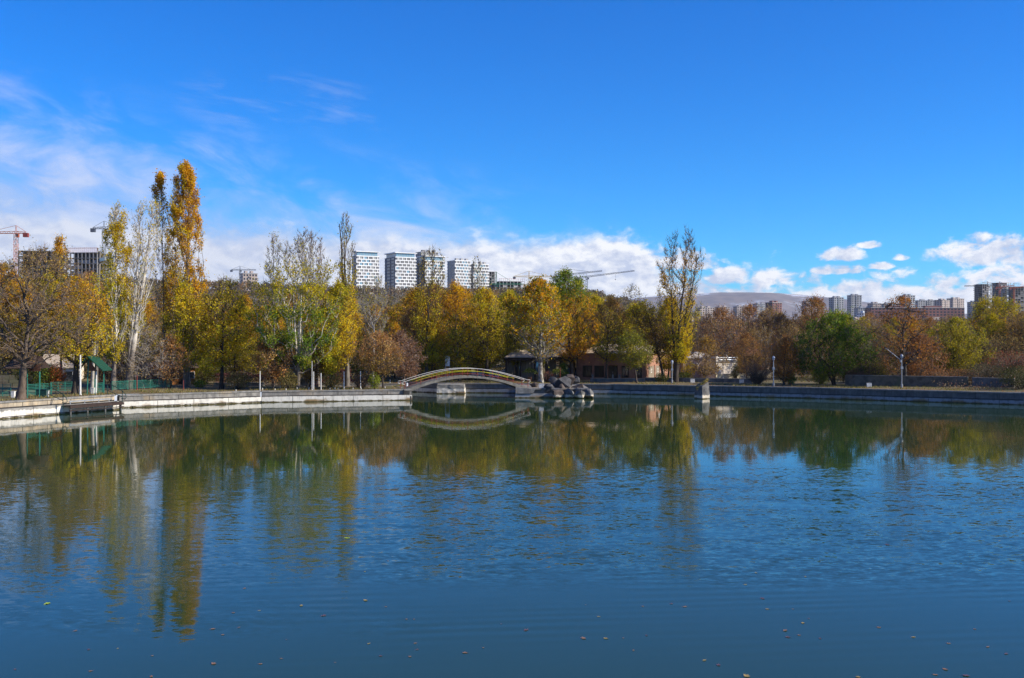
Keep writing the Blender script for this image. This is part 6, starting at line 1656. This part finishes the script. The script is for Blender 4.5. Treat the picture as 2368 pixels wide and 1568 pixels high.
crane('pale distant crane jib above the hill right of the tallest poplar', 240, 270.2, 1500, 256, 231, 'crane_dark', 266)
crane('dark crane over the square netted tower', 987.5, 286.2, 1760, 964.5, 993.5, 'crane_dark', 281.5)
crane('orange crane between the two unfinished edge towers', 999.6, 287.5, 1790, 1013.5, 996, 'crane_orange', 281.5, slope=.12)
crane('orange crane above the last unfinished tower', 1014, 288, 1770, 1034, 1010, 'crane_orange', 283, slope=.10)
# ------------------------------------------------------------------ city blocks on the right
def block(label, u0, u1, v_top, Y, floors, mt, rot=R(10), cells=6, depth=14, fh=3.1, roof=True, name='apartment_block', group='distant city blocks'):
    k = Y / FPX; x0 = gx(u0, Y); Wd = (u1 - u0) * k / math.cos(rot); zt = gz(v_top, Y); H = floors * fh
    t = thing(name, label, 'building', (x0, Y, zt - H), rot, group)
    MB().box(0, Wd, 0, depth, -25, H).build('wall', mt, t)
    MB().box(-.4, Wd + .4, -.4, depth + .4, H + .002, H + .5).build('roof', 'tower_mid', t)
    w = MB(); cw = Wd / cells
    for f in range(floors):
        for c in range(cells): w.box(c * cw + cw * .22, c * cw + cw * .78, -.06, -.003, f * fh + .9, f * fh + 2.5)
    o = w.build('windows', 'window_dark', t); o['kind'] = 'stuff'
    w = MB()
    for f in range(floors):
        for c in range(3): w.box(-.06, -.003, depth * (c + .25) / 3, depth * (c + .75) / 3, f * fh + .9, f * fh + 2.5)
        for c in range(3): w.box(Wd + .003, Wd + .06, depth * (c + .25) / 3, depth * (c + .75) / 3, f * fh + .9, f * fh + 2.5)
    o = w.build('windows', 'window_dark', t); o['kind'] = 'stuff'
    bl = MB()
    for f in range(floors): bl.box(Wd * .4, Wd * .6, -.9, -.07, f * fh + .05, f * fh + .95)
    o = bl.build('balconies', mt, t); o['kind'] = 'stuff'
    for c in range(2): MB().box(Wd * (.2 + .4 * c), Wd * (.38 + .4 * c), depth * .3, depth * .7, H + .502, H + 2.6).build('lift_house', mt, t)
block('slim grey tower block left of its taller twin', 834, 845, 297.5, 1700, 14, 'block_grey', R(18), 4)
block('taller grey tower block right of its slim twin', 851.5, 862.5, 295.3, 1720, 15, 'block_grey', R(12), 4)
block('pale slab block half behind the orange-brown treetop', 806, 824, 301, 1900, 9, 'block_tuff', R(15), 8)
block('dark brown tower block before the mountain', 772.5, 784, 302.5, 1350, 12, 'block_red', R(35), 4, 12)
block('small grey block beneath the mountain crest', 757, 768, 303.8, 1900, 8, 'block_grey', R(20), 5)
block('pinkish low block right of the tall sparse tree', 700, 716, 307.5, 1700, 8, 'block_tuff', R(20), 6)
block('pair-mate pinkish block beside the low one', 718.5, 731, 307, 1800, 8, 'block_tuff', R(20), 5)
block('grey-pink block rising over the rust brown tree', 737, 752, 306.5, 1750, 8, 'block_tuff', R(15), 6)
block('pale block nearest the golden skirt of the tall tree', 690, 703, 313, 1400, 6, 'tower_mid', R(20), 6)
block('long dark red apartment block behind the gnarled tree', 871, 969, 307.8, 1150, 9, 'block_red', R(6), 26, 16)
block('grey block standing behind the long dark red one', 905.5, 916.5, 295.5, 1650, 9, 'block_grey', R(18), 4)
block('pale long block with white billboard roof', 918, 941, 300.5, 1850, 7, 'tower_mid', R(10), 9)
block('stepped pale block right of the long one', 942, 953, 300, 1700, 8, 'block_tuff', R(35), 5)
block('upper pale block near the netted towers', 953, 968, 298.5, 1950, 8, 'block_tuff', R(30), 6)
block('low grey block at the start of the red block', 873, 882, 303.5, 1500, 8, 'block_tuff', R(14), 4)
block('low pale block behind the red block middle', 884, 903, 303.8, 1600, 7, 'block_grey', R(10), 8)
block('white small block between the twins and the red block', 864, 872, 313, 1300, 6, 'tower_white', R(20), 4)
block('grey low block below the taller twin', 858, 877, 308, 1500, 4, 'block_grey', R(5), 8)
block('small block right of the red block end', 972, 981, 302, 1800, 6, 'block_grey', R(10), 4)
block('brownish block on the hill right of the tallest poplar', 243, 256, 273.5, 900, 6, 'block_tuff', R(25), 5, name='apartment_block')
# low roofs of the old town, too small to pick apart
g_ = np.random.default_rng(8); mb = MB()
for _ in range(260):
    Y_ = g_.uniform(900, 2200); u_ = g_.uniform(660, 1040); x_ = gx(u_, Y_); z_ = GZ(x_, Y_); w_, d_, h_ = g_.uniform(8, 18), g_.uniform(8, 14), g_.uniform(4, 9)
    M = Matrix.Translation((x_, Y_, z_)) @ Matrix.Rotation(g_.uniform(-.6, .6), 4, 'Z')
    mb.box(-w_ / 2, w_ / 2, -d_ / 2, d_ / 2, -3, h_, M)
o = mb.build('town_houses', 'block_tuff'); tag(o, 'far small roofs of the town below the mountain', 'houses', kind='stuff')

# ------------------------------------------------------------------ floating leaves
def leafshape(seed):
    rg_ = random.Random(seed); n = 14; v = [(0, 0, .012)]
    for k in range(n):
        a_ = 2 * math.pi * k / n
        r_ = .5 * (0.62 + .38 * abs(math.cos(a_ * 2.5 / 1.0 + .2))) * rg_.uniform(.8, 1.1)
        v.append((math.cos(a_) * r_, math.sin(a_) * r_ * .75, .01 + .10 * (r_ * 1.6) ** 2 * rg_.uniform(.2, 1.2)))
    f = [(0, 1 + k, 1 + (k + 1) % n) for k in range(n)]
    mb = MB(); mb.add(v, f); mb.tube([(-.3, 0, .01), (-.75, .05, .03)], .012, 4); return mb
LM = {m_: [leafshape(s_).mesh('floating_leaf', m_) for s_ in range(3)] for m_ in ('leaf_tan', 'leaf_purple', 'leaf_lime', 'leaf_ochre')}
LA = [(1132, 987), (1915, 1130), (1880, 1130), (988, 1336), (410, 1270), (70, 1362), (705, 1299), (1325, 1224), (1030, 1202), (985, 1175), (1705, 1243), (1760, 1300), (1895, 1303), (1930, 1270), (1920, 1241), (2150, 1285), (2235, 1262), (2318, 1152), (1690, 1043), (1498, 1113), (1200, 1090), (1785, 1072), (1105, 1168), (1550, 1330), (1205, 1337), (418, 1370), (1300, 1312), (1795, 860), (545, 1265), (350, 1183), (1080, 1100), (1393, 1067), (1688, 910), (700, 1395)]
LB_ = [(1128, 915), (1735, 785), (1275, 1213), (1328, 1204), (1345, 1147), (1300, 1083), (1697, 1168), (2200, 1258), (1857, 1213), (2003, 1362), (1958, 1387), (2100, 1391), (1600, 1397), (890, 1320), (622, 1205), (330, 1218), (433, 1219), (515, 1217), (65, 1180), (340, 1063), (605, 1070), (800, 1072), (1158, 1034), (1357, 933), (738, 1058), (2020, 1242), (2285, 1290), (2140, 1176), (1372, 1127), (1263, 1182), (1085, 1393), (562, 1274), (955, 1342), (2255, 767), (1080, 970), (2300, 1046), (1180, 1083), (400, 1118), (1425, 1219)]
pts_ = [(x_ * .8649 / 4, (1500 + y_ * .8649) / 4) for x_, y_ in LA] + [((2048 + x_ * .8649) / 4, (1500 + y_ * .8649) / 4) for x_, y_ in LB_]
rg = random.Random(4)
def float_leaf(u_, v_, mt, size, label, group):
    Y_ = CAM_H * FPX / (v_ - 339)
    o = link('floating_leaf', rg.choice(LM[mt]), None, (gx(u_, Y_), Y_, .004), rg.uniform(0, 6.28)); o.scale = (size, size, size)
    tag(o, label, 'leaf', group)
for (u_, v_) in pts_:
    mt = rg.choice(['leaf_tan', 'leaf_tan', 'leaf_purple', 'leaf_ochre'])
    float_leaf(u_, v_, mt, rg.uniform(.05, .10) + rg.random() ** 3 * .10, {'leaf_tan': 'small tan leaf afloat on the open water', 'leaf_purple': 'small purplish leaf afloat on the open water', 'leaf_ochre': 'small ochre leaf afloat on the open water'}[mt].replace('on the open water', ('in the nearest water' if v_ > 645 else 'on near water' if v_ > 600 else 'on the ruffled water') + ', ' + ['far left', 'left', 'centre left', 'centre right', 'right', 'far right'][min(5, int(u_ / 171))]), 'dead leaves floating on the pond')
float_leaf(220 * .8649 / 4, (1500 + 1057 * .8649) / 4, 'leaf_lime', .20, 'bright lime-yellow leaf floating in the near corner below the poplar reflections', 'dead leaves floating on the pond')
float_leaf(1605 * .8649 / 4, (1500 + 755 * .8649) / 4, 'leaf_lime', .24, 'lime-yellow leaf floating by itself farther out on the ruffled water', 'dead leaves floating on the pond')

# ------------------------------------------------------------------ haze
m = bpy.data.materials.new('air'); m.use_nodes = True; N = NT(m.node_tree)
pv = N.n('VolumePrincipled'); pv.inputs['Color'].default_value = (0.80, 0.88, 1.0, 1); pv.inputs['Density'].default_value = 4.0e-5; pv.inputs['Anisotropy'].default_value = 0.1
N.t.links.new(pv.outputs[0], N.n('OutputMaterial').inputs['Volume'])
MATS['air'] = m
hz_ = MB().box(-24000, 24000, -24000, 24000, -6, 470).build('haze', 'air'); tag(hz_, kind='stuff')

# ------------------------------------------------------------------ look-alikes are told apart by their order along the bank
bpy.context.view_layer.update()
same = {}
for o in bpy.data.objects:
    if o.parent is None and o.get('category') and o.get('label'): same.setdefault(o['label'], []).append(o)
ORD = ['first', 'second', 'third', 'fourth', 'fifth', 'sixth', 'seventh', 'eighth', 'ninth', 'tenth', 'eleventh', 'twelfth']
for lb, os_ in same.items():
    if 1 < len(os_) <= 12:
        for k, o in enumerate(sorted(os_, key=lambda q_: math.atan2(q_.location.x, q_.location.y))):
            o['label'] = lb + ', ' + ORD[k] + ' from left'
